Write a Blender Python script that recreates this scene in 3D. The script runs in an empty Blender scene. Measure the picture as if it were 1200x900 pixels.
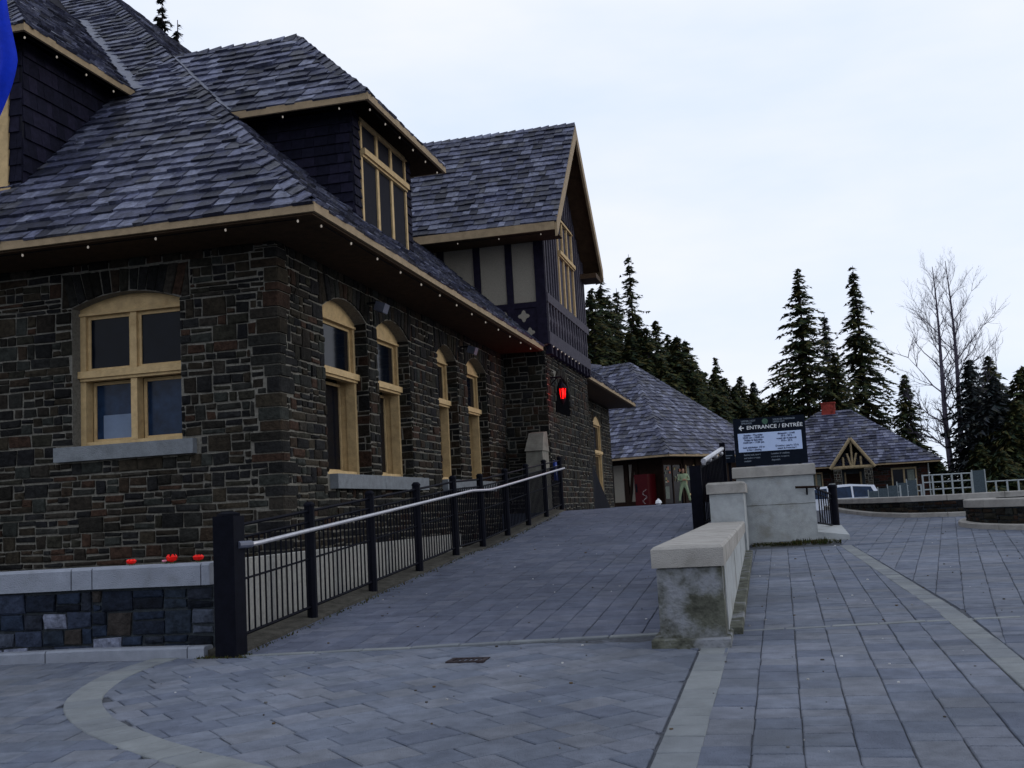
import bpy, math, random
import numpy as np
from mathutils import Vector, Matrix
random.seed(7)
SC = bpy.context.scene
COL = SC.collection

# ------------------------------------------------------------------ camera
cam_d = bpy.data.cameras.new('camera'); cam_d.sensor_width = 36; cam_d.lens = 38.34
cam_d.clip_start = .1; cam_d.clip_end = 3000
cam = bpy.data.objects.new('camera', cam_d); COL.objects.link(cam); SC.camera = cam
RC = ((0.96921, 0.07999, 0.23290), (0.24026, -0.09973, -0.96557), (-0.05401, 0.99179, -0.11588))
CAM_H = 1.6
EYE = Vector((0, 0, CAM_H))

def orthonormal():
    y = Vector((RC[1][0], RC[1][1], RC[1][2])).normalized()
    x = Vector((RC[0][0], RC[0][1], RC[0][2])); x = (x - y * x.dot(y)).normalized()
    z = x.cross(y)
    return Matrix((x, y, z))
RM = orthonormal()
cam.matrix_world = Matrix.Translation(EYE) @ RM.to_4x4()

def pix(p):
    """where a world point falls in a 1200 x 900 view (used only to rank pieces by size)"""
    v = RM.transposed() @ (Vector(p) - EYE)
    d = -v.z
    if d < .2: return (-9999, -9999, d)
    return (600 + 1278 * v.x / d, 450 - 1278 * v.y / d, d)

# ------------------------------------------------------------------ world, sun, exposure
SUN_EL, SUN_AZ = math.radians(12), math.radians(70)      # azimuth clockwise from +Y
w = bpy.data.worlds.new('World'); SC.world = w; w.use_nodes = True
nt = w.node_tree; nt.nodes.clear()
def N(t, typ, **k):
    n = t.nodes.new(typ)
    for a, b in k.items(): setattr(n, a, b)
    return n
sky = N(nt, 'ShaderNodeTexSky', sky_type='NISHITA', sun_disc=False)
sky.sun_elevation = SUN_EL; sky.sun_rotation = SUN_AZ; sky.altitude = 1500; sky.air_density = 1; sky.dust_density = 2; sky.ozone_density = 2
b1 = N(nt, 'ShaderNodeBackground'); b1.inputs[1].default_value = .10
b2 = N(nt, 'ShaderNodeBackground'); b2.inputs[1].default_value = 1.06
mx = N(nt, 'ShaderNodeMixShader')
tc = N(nt, 'ShaderNodeTexCoord'); mp = N(nt, 'ShaderNodeMapping'); mp.inputs['Scale'].default_value = (1, 1, 3.2)
nz = N(nt, 'ShaderNodeTexNoise'); nz.inputs['Scale'].default_value = 1.9; nz.inputs['Detail'].default_value = 5; nz.inputs['Roughness'].default_value = .56
cr = N(nt, 'ShaderNodeValToRGB')
cr.color_ramp.elements[0].position = .26; cr.color_ramp.elements[0].color = (.72, .84, 1.06, 1)
cr.color_ramp.elements[1].position = .68; cr.color_ramp.elements[1].color = (.95, .975, 1.06, 1)
out = N(nt, 'ShaderNodeOutputWorld')
L = nt.links.new
L(tc.outputs['Generated'], mp.inputs[0]); L(mp.outputs[0], nz.inputs[0]); L(nz.outputs[0], cr.inputs[0]); L(cr.outputs[0], b2.inputs[0])
L(sky.outputs[0], b1.inputs[0]); mx.inputs[0].default_value = .92
L(b1.outputs[0], mx.inputs[1]); L(b2.outputs[0], mx.inputs[2]); L(mx.outputs[0], out.inputs[0])
sl = bpy.data.lights.new('sun', 'SUN'); sl.energy = .5; sl.angle = math.radians(25); sl.color = (1, .93, .82)
so = bpy.data.objects.new('sun', sl); COL.objects.link(so)
sd = Vector((math.sin(SUN_AZ) * math.cos(SUN_EL), math.cos(SUN_AZ) * math.cos(SUN_EL), math.sin(SUN_EL)))
so.rotation_euler = sd.to_track_quat('Z', 'Y').to_euler(); so.location = (20, -5, 20)
SC.view_settings.view_transform = 'Standard'; SC.view_settings.look = 'None'
SC.view_settings.exposure = 0; SC.view_settings.gamma = 1

# ------------------------------------------------------------------ materials
def mat(name, cols, rough=.8, scale=8., var=.25, bump=.3, bscale=40., spec=.15, stretch=(1, 1, 1), metallic=0., blotch=None, macro=None):
    """cols: list of colours picked per piece (random per island and per object), mottled by noise"""
    m = bpy.data.materials.new(name); m.use_nodes = True
    t = m.node_tree; l = t.links.new; p = t.nodes['Principled BSDF']
    g = N(t, 'ShaderNodeNewGeometry'); oi = N(t, 'ShaderNodeObjectInfo')
    a = N(t, 'ShaderNodeMath', operation='MULTIPLY_ADD'); a.inputs[1].default_value = 7.31
    l(oi.outputs['Random'], a.inputs[0]); l(g.outputs['Random Per Island'], a.inputs[2])
    fr = N(t, 'ShaderNodeMath', operation='FRACT'); l(a.outputs[0], fr.inputs[0])
    r = N(t, 'ShaderNodeValToRGB'); e = r.color_ramp; e.interpolation = 'CONSTANT' if len(cols) > 2 else 'LINEAR'
    n = len(cols)
    while len(e.elements) < n: e.elements.new(.5)
    for i, c in enumerate(cols):
        e.elements[i].position = (i / n) if n > 2 else (i / max(1, n - 1)); e.elements[i].color = (*c, 1)
    if n == 1:
        e.elements[0].color = e.elements[1].color = (*cols[0], 1)
    l(fr.outputs[0], r.inputs[0])
    tcn = N(t, 'ShaderNodeMapping'); tcn.inputs['Scale'].default_value = stretch; l(g.outputs['Position'], tcn.inputs[0])
    nz = N(t, 'ShaderNodeTexNoise'); nz.inputs['Scale'].default_value = scale; nz.inputs['Detail'].default_value = 6; nz.inputs['Roughness'].default_value = .65
    l(tcn.outputs[0], nz.inputs['Vector'])
    mr = N(t, 'ShaderNodeMapRange'); mr.inputs['From Min'].default_value = .3; mr.inputs['From Max'].default_value = .7
    mr.inputs['To Min'].default_value = 1 - var; mr.inputs['To Max'].default_value = 1 + var
    l(nz.outputs[0], mr.inputs[0])
    mm = N(t, 'ShaderNodeMix', data_type='RGBA', blend_type='MULTIPLY'); mm.inputs['Factor'].default_value = 1
    l(r.outputs[0], mm.inputs['A']); l(mr.outputs[0], mm.inputs['B'])
    last = mm.outputs['Result']
    if macro:
        ms, lo_, hi_, st_ = macro
        mq = N(t, 'ShaderNodeMapping'); mq.inputs['Scale'].default_value = st_; l(g.outputs['Position'], mq.inputs[0])
        n3 = N(t, 'ShaderNodeTexNoise'); n3.inputs['Scale'].default_value = ms; n3.inputs['Detail'].default_value = 7; n3.inputs['Roughness'].default_value = .62
        l(mq.outputs[0], n3.inputs['Vector']); m4 = N(t, 'ShaderNodeMapRange'); m4.inputs['From Min'].default_value = .36; m4.inputs['From Max'].default_value = .64; m4.inputs['To Min'].default_value = lo_; m4.inputs['To Max'].default_value = hi_
        l(n3.outputs[0], m4.inputs[0]); m5 = N(t, 'ShaderNodeMix', data_type='RGBA', blend_type='MULTIPLY'); m5.inputs['Factor'].default_value = 1
        l(last, m5.inputs['A']); l(m4.outputs[0], m5.inputs['B']); last = m5.outputs['Result']
    if blotch:
        bc, bs, lo, hi = blotch
        n2 = N(t, 'ShaderNodeTexNoise'); n2.inputs['Scale'].default_value = bs; n2.inputs['Detail'].default_value = 5; n2.inputs['Roughness'].default_value = .6
        l(g.outputs['Position'], n2.inputs['Vector'])
        m2 = N(t, 'ShaderNodeMapRange'); m2.inputs['From Min'].default_value = lo; m2.inputs['From Max'].default_value = hi
        l(n2.outputs[0], m2.inputs[0])
        m3 = N(t, 'ShaderNodeMix', data_type='RGBA'); l(m2.outputs[0], m3.inputs['Factor']); l(last, m3.inputs['A']); m3.inputs['B'].default_value = (*bc, 1)
        last = m3.outputs['Result']
    l(last, p.inputs['Base Color'])
    p.inputs['Roughness'].default_value = rough; p.inputs['Specular IOR Level'].default_value = spec; p.inputs['Metallic'].default_value = metallic
    if bump:
        nb = N(t, 'ShaderNodeTexNoise'); nb.inputs['Scale'].default_value = bscale; nb.inputs['Detail'].default_value = 4
        l(tcn.outputs[0], nb.inputs['Vector'])
        bn = N(t, 'ShaderNodeBump'); bn.inputs['Strength'].default_value = bump; bn.inputs['Distance'].default_value = .02
        l(nb.outputs[0], bn.inputs['Height']); l(bn.outputs[0], p.inputs['Normal'])
    return m
def emit(name, c, s):
    m = bpy.data.materials.new(name); m.use_nodes = True; p = m.node_tree.nodes['Principled BSDF']
    p.inputs['Base Color'].default_value = (*c, 1); p.inputs['Emission Color'].default_value = (*c, 1); p.inputs['Emission Strength'].default_value = s
    return m
M = dict(
 stone=mat('rubble_stone', [(.014,.014,.014),(.022,.018,.013),(.011,.011,.012),(.021,.020,.015),(.028,.020,.014),(.016,.016,.016),(.013,.012,.010),(.034,.020,.014),(.024,.026,.023),(.010,.010,.010),(.029,.024,.017),(.018,.015,.012),(.019,.019,.017),(.025,.022,.018)], .9, 14, .6, .9, 35, .10, macro=(.8, .7, 1.3, (1, 1, .5))),
 stone_blue=mat('blue_rubble_stone', [(.016,.024,.042),(.010,.014,.024),(.026,.034,.056),(.006,.008,.013),(.045,.054,.075),(.018,.022,.032),(.030,.026,.024),(.012,.018,.032),(.15,.165,.22),(.017,.024,.036)], .85, 12, .55, .9, 30, .12),
 mortar=mat('mortar', [(.16,.152,.13)], .95, 30, .35, .5, 60),
 mortar_dark=mat('dark_mortar', [(.040,.048,.056)], .95, 30, .35, .5, 60),
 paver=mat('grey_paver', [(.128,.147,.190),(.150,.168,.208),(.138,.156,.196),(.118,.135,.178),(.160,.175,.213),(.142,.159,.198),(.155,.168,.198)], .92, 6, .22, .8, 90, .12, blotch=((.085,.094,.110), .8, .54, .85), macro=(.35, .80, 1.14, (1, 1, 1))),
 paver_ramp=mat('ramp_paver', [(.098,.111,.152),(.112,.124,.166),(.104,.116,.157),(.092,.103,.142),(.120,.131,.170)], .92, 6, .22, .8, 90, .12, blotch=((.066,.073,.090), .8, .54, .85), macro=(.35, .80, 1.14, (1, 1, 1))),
 paver_light=mat('light_paver', [(.170,.185,.195),(.19,.205,.212),(.160,.175,.19)], .9, 5, .16, .5, 120),
 joint=mat('paver_joint', [(.066,.072,.085)], .95, 20, .4, .4, 60),
 shingle=mat('weathered_shingle', [(.042,.047,.084),(.078,.085,.138),(.028,.031,.058),(.130,.140,.198),(.055,.060,.098),(.013,.015,.030),(.095,.103,.155),(.036,.040,.070),(.058,.060,.078)], .6, 9, .65, .9, 30, .3, (1, 1, 1), blotch=((.040,.045,.040), 2.2, .62, .8), macro=(.55, .72, 1.22, (1, 1, .35))),
 deck=mat('roof_deck', [(.012,.012,.018)], .9, 10, .2, 0),
 flash=mat('metal_flashing', [(.085,.095,.135)], .5, 6, .3, .2, 30, .4),
 trim=mat('tan_trim', [(.51,.365,.185)], .65, 7, .2, .4, 40, blotch=((.36,.24,.11), 5, .58, .8)),
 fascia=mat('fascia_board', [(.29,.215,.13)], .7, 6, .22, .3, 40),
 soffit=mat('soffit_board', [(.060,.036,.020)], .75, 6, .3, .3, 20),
 redtrim=mat('dark_red_sash', [(.05,.012,.012)], .6, 6, .2, .1),
 sideshingle=mat('dark_wall_shingle', [(.011,.011,.022),(.015,.014,.028),(.009,.009,.018)], .85, 12, .35, .6, 60, .08),
 timber=mat('purple_timber', [(.012,.010,.021)], .8, 8, .35, .4, 60, .08),
 timber_board=mat('purple_board', [(.052,.048,.064),(.042,.038,.053),(.064,.058,.074)], .8, 8, .3, .4, 60, .12),
 stucco=mat('beige_stucco', [(.27,.245,.20)], .95, 30, .15, .8, 120),
 area=mat('pale_render', [(.34,.335,.31)], .95, 20, .22, .8, 90),
 concrete=mat('weathered_concrete', [(.35,.37,.375)], .9, 6, .16, .6, 90, blotch=((.25,.25,.225), 2.5, .52, .72)),
 cap=mat('concrete_cap', [(.25,.27,.315),(.235,.255,.30)], .9, 6, .15, .6, 90, blotch=((.16,.17,.19), 3, .55, .75)),
 capbrown=mat('sandstone_cap', [(.34,.325,.30)], .9, 6, .2, .7, 90, blotch=((.21,.20,.18), 3, .5, .7)),
 mossy=mat('mossy_stone', [(.085,.088,.070)], .95, 6, .6, .9, 30, blotch=((.20,.21,.23), 3.0, .50, .66)),
 kerbstone=mat('stained_kerb', [(.075,.070,.058),(.055,.052,.044)], .95, 8, .5, .9, 40),
 stonecap=mat('dull_sandstone', [(.17,.165,.14)], .95, 5, .3, .6, 60),
 sill=mat('stone_sill', [(.17,.185,.20)], .9, 8, .2, .6, 60),
 black=mat('black_metal', [(.0045,.005,.009)], .65, 10, .3, .1, 60, .05),
 railcap=mat('worn_handrail', [(.42,.42,.45)], .35, 20, .2, 0, 20, .6, (1, 1, 1), .45),
 glass=mat('dark_glass', [(.003,.005,.010)], .12, 4, .3, 0, 10, .10),
 glass_reflect=mat('blue_reflection_glass', [(.010,.024,.055)], .15, 5, .5, 0, 10, .15),  # blue base colour paints in the reflection on the lower front panes
 blind=mat('window_blind', [(.16,.21,.30)], .7, 6, .1, 0),
 curtain=mat('grey_curtain', [(.13,.15,.13)], .8, 10, .3, 0),
 tancurtain=mat('tan_curtain', [(.42,.31,.15)], .8, 10, .2, 0, stretch=(1, 1, .1)),
 white=mat('white_paint', [(.72,.74,.76)], .5, 10, .1, 0),
 whitemetal=mat('pale_metal', [(.30,.33,.335)], .5, 10, .15, 0),
 signdark=mat('sign_navy', [(.003,.006,.013)], .6, 10, .15, 0, 10, .08),
 signlight=mat('sign_panel', [(.44,.54,.76)], .5, 10, .03, 0),
 signtext=mat('sign_lettering', [(.66,.68,.70)], .6, 10, .05, 0),
 signtext2=mat('sign_small_lettering', [(.16,.19,.23)], .6, 10, .05, 0),
 inktext=mat('sign_ink', [(.01,.02,.08)], .6, 10, .05, 0),
 green=mat('sign_emblem', [(.08,.16,.11)], .6, 10, .4, 0),
 flag=mat('blue_flag', [(.004,.03,.50)], .7, 5, .25, .2, 30),
 flagem=mat('flag_emblem', [(.14,.15,.02)], .7, 30, .8, .2, 30),
 soil=mat('soil', [(.04,.03,.022)], .95, 20, .3, .6, 20),
 moss=mat('moss_tuft', [(.035,.05,.015),(.06,.06,.02),(.05,.035,.014)], .95, 20, .5, 0),
 red=mat('red_petal', [(.85,.015,.01)], .5, 20, .2, 0),
 pink=mat('pink_petal', [(.75,.30,.40)], .5, 20, .2, 0),
 stem=mat('green_stem', [(.05,.10,.03)], .7, 20, .2, 0),
 bark=mat('conifer_bark', [(.035,.028,.034)], .9, 10, .3, .4),
 palebark=mat('pale_bark', [(.07,.062,.085)], .85, 6, .3, .3),
 needle=mat('spruce_needles', [(.026,.040,.019),(.042,.054,.019),(.062,.062,.022),(.024,.038,.024),(.076,.062,.022),(.015,.023,.014)], .85, 3, .4, 0, 10, .1),
 needle2=mat('blue_spruce_needles', [(.026,.032,.035),(.042,.048,.055),(.018,.026,.027),(.036,.038,.030)], .85, 3, .4, 0, 10, .1),
 brick=mat('red_chimney_brick', [(.19,.032,.024)], .9, 5, .6, .4, 30),
 log=mat('pale_log', [(.27,.21,.125)], .8, 8, .3, .3),
 brownwall=mat('brown_wall_stone', [(.030,.015,.009),(.020,.014,.009),(.040,.017,.013),(.014,.012,.010)], .9, 8, .4, .6, 40, .1),
 vend=mat('red_machine', [(.05,.002,.004)], .5, 6, .15, 0, 10, .1),
 vendmark=mat('machine_marking', [(.35,.30,.30)], .5, 12, .4, 0),
 carwhite=mat('white_car_paint', [(.62,.66,.74)], .25, 5, .05, 0, 10, .5),
 tyre=mat('tyre_rubber', [(.01,.01,.011)], .8, 5, .1, 0),
 asphalt=mat('asphalt', [(.05,.053,.062)], .9, 10, .25, .4, 60),
 grass=mat('dry_ground', [(.04,.04,.03)], .95, 4, .3, .4, 30),
 skin=mat('skin', [(.32,.18,.12)], .6, 5, .1, 0),
 palecloth=mat('pale_green_cloth', [(.22,.28,.17)], .85, 15, .2, .2),
 darkhair=mat('dark_hair', [(.02,.015,.012)], .7, 20, .3, 0),
 shoe=mat('shoe', [(.03,.03,.03)], .6, 10, .2, 0),
 brownwood=mat('dark_brown_wood', [(.018,.010,.007)], .8, 8, .3, .3, 40, .08),
 inside=mat('dark_interior', [(.004,.004,.005)], 1., 3, .2, 0, 10, .0),
 yellowgl=mat('display_items', [(.22,.20,.10),(.30,.12,.08),(.14,.16,.12),(.30,.30,.24),(.10,.08,.05)], .7, 30, .4, 0),
 redglow=emit('red_lantern_glass', (1, .004, .004), .9), bulb=emit('light_bulb', (.75, .66, .55), .18),
 lens=mat('lamp_lens', [(.06,.07,.10)], .2, 5, .1, 0),
 grit=mat('loose_grit', [(.30,.30,.30),(.05,.045,.04),(.12,.12,.12),(.09,.065,.04),(.5,.5,.5),(.06,.055,.05)], .9, 30, .3, 0),
 drain=mat('rusty_grate', [(.034,.026,.028)], .8, 30, .4, .5),
 bluesign=mat('blue_sign', [(.01,.03,.20)], .5, 10, .05, 0),
 panelglass=mat('frosted_panel', [(.055,.075,.088)], .6, 30, .35, 0),
)

# ------------------------------------------------------------------ mesh + object helpers
class MB:
    def __init__(s): s.v = []; s.f = []
    def add(s, vs, fs):
        b = len(s.v); s.v += [tuple(p) for p in vs]; s.f += [tuple(i + b for i in f) for f in fs]; return s
    def prism(s, bot, top, lid=True, base=True):
        n = len(bot); vs = list(bot) + list(top)
        fs = [(i, (i + 1) % n, n + (i + 1) % n, n + i) for i in range(n)]
        if lid: fs.append(tuple(range(n, 2 * n)))
        if base: fs.append(tuple(reversed(range(n))))
        return s.add(vs, fs)
    def obox(s, o, a, b, c):
        """box spanned by three vectors from corner o"""
        o, a, b, c = map(Vector, (o, a, b, c))
        if a.cross(b).dot(c) < 0: a, b = b, a
        return s.prism([o, o + a, o + a + b, o + b], [o + c, o + a + c, o + a + b + c, o + b + c])
    def box(s, x0, y0, z0, x1, y1, z1): return s.obox((x0, y0, z0), (x1 - x0, 0, 0), (0, y1 - y0, 0), (0, 0, z1 - z0))
    def bar(s, p, q, r, n=6, r2=None, up=None):
        p, q = Vector(p), Vector(q); d = (q - p)
        if d.length < 1e-6: return s
        d.normalize(); a = d.orthogonal().normalized() if up is None else (Vector(up) - d * d.dot(Vector(up))).normalized()
        b = d.cross(a); r2 = r if r2 is None else r2
        f = [a * math.cos(t) + b * math.sin(t) for t in [2 * math.pi * (i + .5) / n for i in range(n)]]
        return s.prism([p + k * r for k in f], [q + k * r2 for k in f])
    def tube(s, pts, rs, n=6, cap=True):
        pts = [Vector(p) for p in pts]; rings = []; base = len(s.v)
        if not hasattr(rs, '__len__'): rs = [rs] * len(pts)
        a = None
        for i, p in enumerate(pts):
            d = (pts[min(i + 1, len(pts) - 1)] - pts[max(i - 1, 0)]).normalized()
            a = d.orthogonal().normalized() if a is None else (a - d * a.dot(d)).normalized()
            b = d.cross(a)
            for k in range(n):
                t = 2 * math.pi * k / n
                s.v.append(tuple(p + (a * math.cos(t) + b * math.sin(t)) * rs[i]))
        for i in range(len(pts) - 1):
            for k in range(n):
                s.f.append((base + i * n + k, base + i * n + (k + 1) % n, base + (i + 1) * n + (k + 1) % n, base + (i + 1) * n + k))
        if cap:
            s.f.append(tuple(base + k for k in reversed(range(n)))); s.f.append(tuple(base + (len(pts) - 1) * n + k for k in range(n)))
        return s
    def lathe(s, c, prof, n=12):
        """prof: list of (radius, z)"""
        base = len(s.v); c = Vector(c)
        for r, z in prof:
            for k in range(n):
                t = 2 * math.pi * k / n; s.v.append((c.x + r * math.cos(t), c.y + r * math.sin(t), c.z + z))
        for i in range(len(prof) - 1):
            for k in range(n):
                s.f.append((base + i * n + k, base + i * n + (k + 1) % n, base + (i + 1) * n + (k + 1) % n, base + (i + 1) * n + k))
        s.f.append(tuple(base + k for k in reversed(range(n)))); s.f.append(tuple(base + (len(prof) - 1) * n + k for k in range(n)))
        return s
    def xf(s, fn): s.v = [tuple(fn(*p)) for p in s.v]; return s
    def join(s, o): return s.add(o.v, o.f)

WL = {}   # world location of every object we made
def mesh_of(name, mb, m, org, smooth=False):
    me = bpy.data.meshes.new(name)
    me.from_pydata([(x - org[0], y - org[1], z - org[2]) for x, y, z in mb.v], [], mb.f)
    me.materials.append(m if not isinstance(m, str) else M[m])
    if smooth: me.polygons.foreach_set('use_smooth', [True] * len(me.polygons))
    me.update(); return me
def obj(name, mb, m, parent=None, kind=None, label=None, smooth=False, org=None, cat=None, group=None):
    a = np.array(mb.v)
    if org is None:
        lo, hi = a.min(0), a.max(0); org = ((lo[0] + hi[0]) / 2, (lo[1] + hi[1]) / 2, lo[2] if parent is None else (lo[2] + hi[2]) / 2)
    org = tuple(float(k) for k in org)
    o = bpy.data.objects.new(name, mesh_of(name, mb, m, org, smooth)); COL.objects.link(o)
    if parent is not None:
        o.parent = parent; pl = WL[parent.name]; o.location = (org[0] - pl[0], org[1] - pl[1], org[2] - pl[2])
    else: o.location = org
    WL[o.name] = org
    if kind: o['kind'] = kind
    if label: o['label'] = label
    if cat: o['category'] = cat
    if group: o['group'] = group
    return o
def thing(name, label, cat, loc, group=None):
    o = bpy.data.objects.new(name, None); COL.objects.link(o); o.location = loc; o.empty_display_size = .2
    o['label'] = label; o['category'] = cat; WL[o.name] = tuple(loc)
    if group: o['group'] = group
    return o
def copy_thing(root, loc, rz=0, label=None, scale=None):
    r = root.copy(); COL.objects.link(r); r.location = loc; r.rotation_euler = (0, 0, rz)
    if scale: r.scale = scale
    if label: r['label'] = label
    for ch in list(root.children):
        c = ch.copy(); COL.objects.link(c); c.parent = r
        for g in list(ch.children):
            d = g.copy(); COL.objects.link(d); d.parent = c
    return r

def pieces(name, plist, m, parent, limit=300, stuffname=None, mn=8):
    """plist: MBs, one per piece; the ones that show largest become objects, the rest one joined part"""
    sc = []
    for i, mb in enumerate(plist):
        px = [pix(p) for p in mb.v]
        if min(p[2] for p in px) < .5: sc.append((0, i)); continue
        x0, x1 = min(p[0] for p in px), max(p[0] for p in px); y0, y1 = min(p[1] for p in px), max(p[1] for p in px)
        vis = x1 > 0 and x0 < 1200 and y1 > 0 and y0 < 900
        sc.append(((x1 - x0) * (y1 - y0) * (1 if vis else 1e-6), i) if max(x1 - x0, y1 - y0) >= mn else (1e-9, i))
    sc.sort(reverse=True)
    pick = [i for s_, i in sc[:limit] if s_ > 1e-3]; ps = set(pick)
    for i in pick: obj(name, plist[i], m, parent)
    rest = MB()
    for i, mb in enumerate(plist):
        if i not in ps: rest.join(mb)
    if rest.v: obj(stuffname or (name + 's'), rest, m, parent, kind='stuff')

# polygon clipping (2D, convex clipper)
def clip(poly, conv):
    out = list(poly); n = len(conv)
    for i in range(n):
        ax, ay = conv[i]; bx, by = conv[(i + 1) % n]
        inp = out; out = []
        if not inp: break
        for j in range(len(inp)):
            p = inp[j]; q = inp[(j + 1) % len(inp)]
            sp = (bx - ax) * (p[1] - ay) - (by - ay) * (p[0] - ax); sq = (bx - ax) * (q[1] - ay) - (by - ay) * (q[0] - ax)
            if sp >= 0: out.append(p)
            if (sp >= 0) != (sq >= 0):
                t = sp / (sp - sq); out.append((p[0] + (q[0] - p[0]) * t, p[1] + (q[1] - p[1]) * t))
    # drop duplicates
    r = []
    for p in out:
        if not r or abs(p[0] - r[-1][0]) + abs(p[1] - r[-1][1]) > 1e-5: r.append(p)
    if len(r) > 1 and abs(r[0][0] - r[-1][0]) + abs(r[0][1] - r[-1][1]) < 1e-5: r.pop()
    return r if len(r) > 2 and abs(area(r)) > 1e-4 else []
def area(p): return .5 * sum(p[i][0] * p[(i + 1) % len(p)][1] - p[(i + 1) % len(p)][0] * p[i][1] for i in range(len(p)))
def ccw(p): return p if area(p) > 0 else p[::-1]
def hull_clip(poly, regions):
    return [q for q in (clip(poly, ccw(r)) for r in regions) if q]

# ------------------------------------------------------------------ stone walls
class Frame:
    def __init__(s, o, u, n): s.o, s.u, s.n = Vector(o), Vector(u).normalized(), Vector(n).normalized()
    def p(s, a, b, c=0): return s.o + s.u * a + Vector((0, 0, b)) + s.n * c
    def box(s, mb, a0, a1, b0, b1, c0, c1): return mb.obox(s.p(a0, b0, c0), s.u * (a1 - a0), Vector((0, 0, b1 - b0)), s.n * (c1 - c0))

def stone_rects(w, h, rnd, hs=(.075, .11, .15, .20, .25), ws=(.13, .46)):
    out = []; z = 0
    while z < h - .03:
        hh = min(rnd.choice(hs) * rnd.uniform(.9, 1.1), h - z)
        if h - z - hh < .07: hh = h - z
        a = -rnd.uniform(0, .2)
        while a < w:
            ww = rnd.uniform(*ws) * (1.15 if hh < .14 else .85)
            a1 = min(a + ww, w); 
            if w - a1 < .08: a1 = w
            if a1 > 0:
                if hh > .17 and rnd.random() < .55:
                    k = rnd.uniform(.35, .65); sp = rnd.uniform(.4, .6)
                    out.append((max(a, 0), a1, z, z + hh * k))
                    if ww > .3 and rnd.random() < .6:
                        am = max(a, 0) + (a1 - max(a, 0)) * sp
                        out += [(max(a, 0), am, z + hh * k, z + hh), (am, a1, z + hh * k, z + hh)]
                    else: out.append((max(a, 0), a1, z + hh * k, z + hh))
                else: out.append((max(a, 0), a1, z, z + hh))
            a = a1 if a1 > 0 else a + ww
        z += hh
    return out
def subtract(r, holes):
    todo = [r]
    for (h0, h1, k0, k1) in holes:
        nx = []
        for (a0, a1, b0, b1) in todo:
            if a1 <= h0 or a0 >= h1 or b1 <= k0 or b0 >= k1: nx.append((a0, a1, b0, b1)); continue
            if a0 < h0: nx.append((a0, h0, b0, b1))
            if a1 > h1: nx.append((h1, a1, b0, b1))
            m0, m1 = max(a0, h0), min(a1, h1)
            if b0 < k0: nx.append((m0, m1, b0, k0))
            if b1 > k1: nx.append((m0, m1, k1, b1))
        todo = nx
    return [t for t in todo if t[1] - t[0] > .045 and t[3] - t[2] > .04]
def stone_mb(fr, poly, rnd, gap=.0125, proud=(.006, .024), back=-.02):
    """poly in frame coords (a,b), convex; front face inset and bulged"""
    n = len(poly); cx = sum(p[0] for p in poly) / n; cy = sum(p[1] for p in poly) / n
    def ins(d, j=0):
        r = []
        for p in poly:
            dx, dy = p[0] - cx, p[1] - cy
            r.append((p[0] - math.copysign(min(d, abs(dx) * .5), dx) + rnd.uniform(-j, j), p[1] - math.copysign(min(d, abs(dy) * .5), dy) + rnd.uniform(-j, j)))
        return r
    pr = rnd.uniform(*proud); a = ins(gap * rnd.uniform(.6, 1.5), .010); b = ins(gap + .014, .012)
    bot = [fr.p(x, y, back) for x, y in a]; mid = [fr.p(x, y, pr * .35) for x, y in a]; top = [fr.p(x, y, pr * rnd.uniform(.75, 1.15)) for x, y in b]
    mb = MB(); mb.add(bot + mid + top + [fr.p(cx + rnd.uniform(-.02, .02), cy + rnd.uniform(-.01, .01), pr * rnd.uniform(1., 1.35))],
        [(i, (i + 1) % n, n + (i + 1) % n, n + i) for i in range(n)] + [(n + i, n + (i + 1) % n, 2 * n + (i + 1) % n, 2 * n + i) for i in range(n)]
        + [(2 * n + i, 2 * n + (i + 1) % n, 3 * n) for i in range(n)])
    if fr.u.cross(Vector((0, 0, 1))).dot(fr.n) < 0: mb.f = [tuple(reversed(f)) for f in mb.f]
    return mb
def stones_for(fr, w, h, z0, holes, rnd, clipz=None, **k):
    out = []
    for r in stone_rects(w, h, rnd, **{q: k[q] for q in ('hs', 'ws') if q in k}):
        r = (r[0], r[1], r[2] + z0, r[3] + z0)
        for (a0, a1, b0, b1) in subtract(r, holes):
            poly = [(a0, b0), (a1, b0), (a1, b1), (a0, b1)]
            if clipz:
                c = hull_clip(poly, [clipz]); 
                if not c: continue
                poly = c[0]
            out.append(stone_mb(fr, poly, rnd, **{q: k[q] for q in ('gap', 'proud') if q in k}))
    return out
def arch_z(a, a0, a1, zs, rise):
    t = (a - (a0 + a1) / 2) / ((a1 - a0) / 2); t = max(-1, min(1, t)); return zs + rise * (1 - t * t)
def voussoirs(fr, a0, a1, zs, rise, band, rnd, n=11):
    """stones standing over a segmental arch up to a level top"""
    out = []; cx = (a0 + a1) / 2; ext = .16
    for i in range(n):
        t0, t1 = i / n, (i + 1) / n
        b0, b1 = a0 - .02 + (a1 - a0 + .04) * t0, a0 - .02 + (a1 - a0 + .04) * t1
        c0, c1 = a0 - ext + (a1 - a0 + 2 * ext) * t0, a0 - ext + (a1 - a0 + 2 * ext) * t1
        z0, z1 = arch_z(b0, a0, a1, zs, rise), arch_z(b1, a0, a1, zs, rise)
        out.append(stone_mb(fr, [(b0, z0), (b1, z1), (c1, band), (c0, band)], rnd, gap=.010))
    # fillers at the two springings
    out.append(stone_mb(fr, [(a0 - ext, zs), (a0 - .02, zs), (a0 - ext + .01, band)], rnd, gap=.009))
    out.append(stone_mb(fr, [(a1 + .02, zs), (a1 + ext, zs), (a1 + ext - .01, band)], rnd, gap=.009))
    return out
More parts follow.
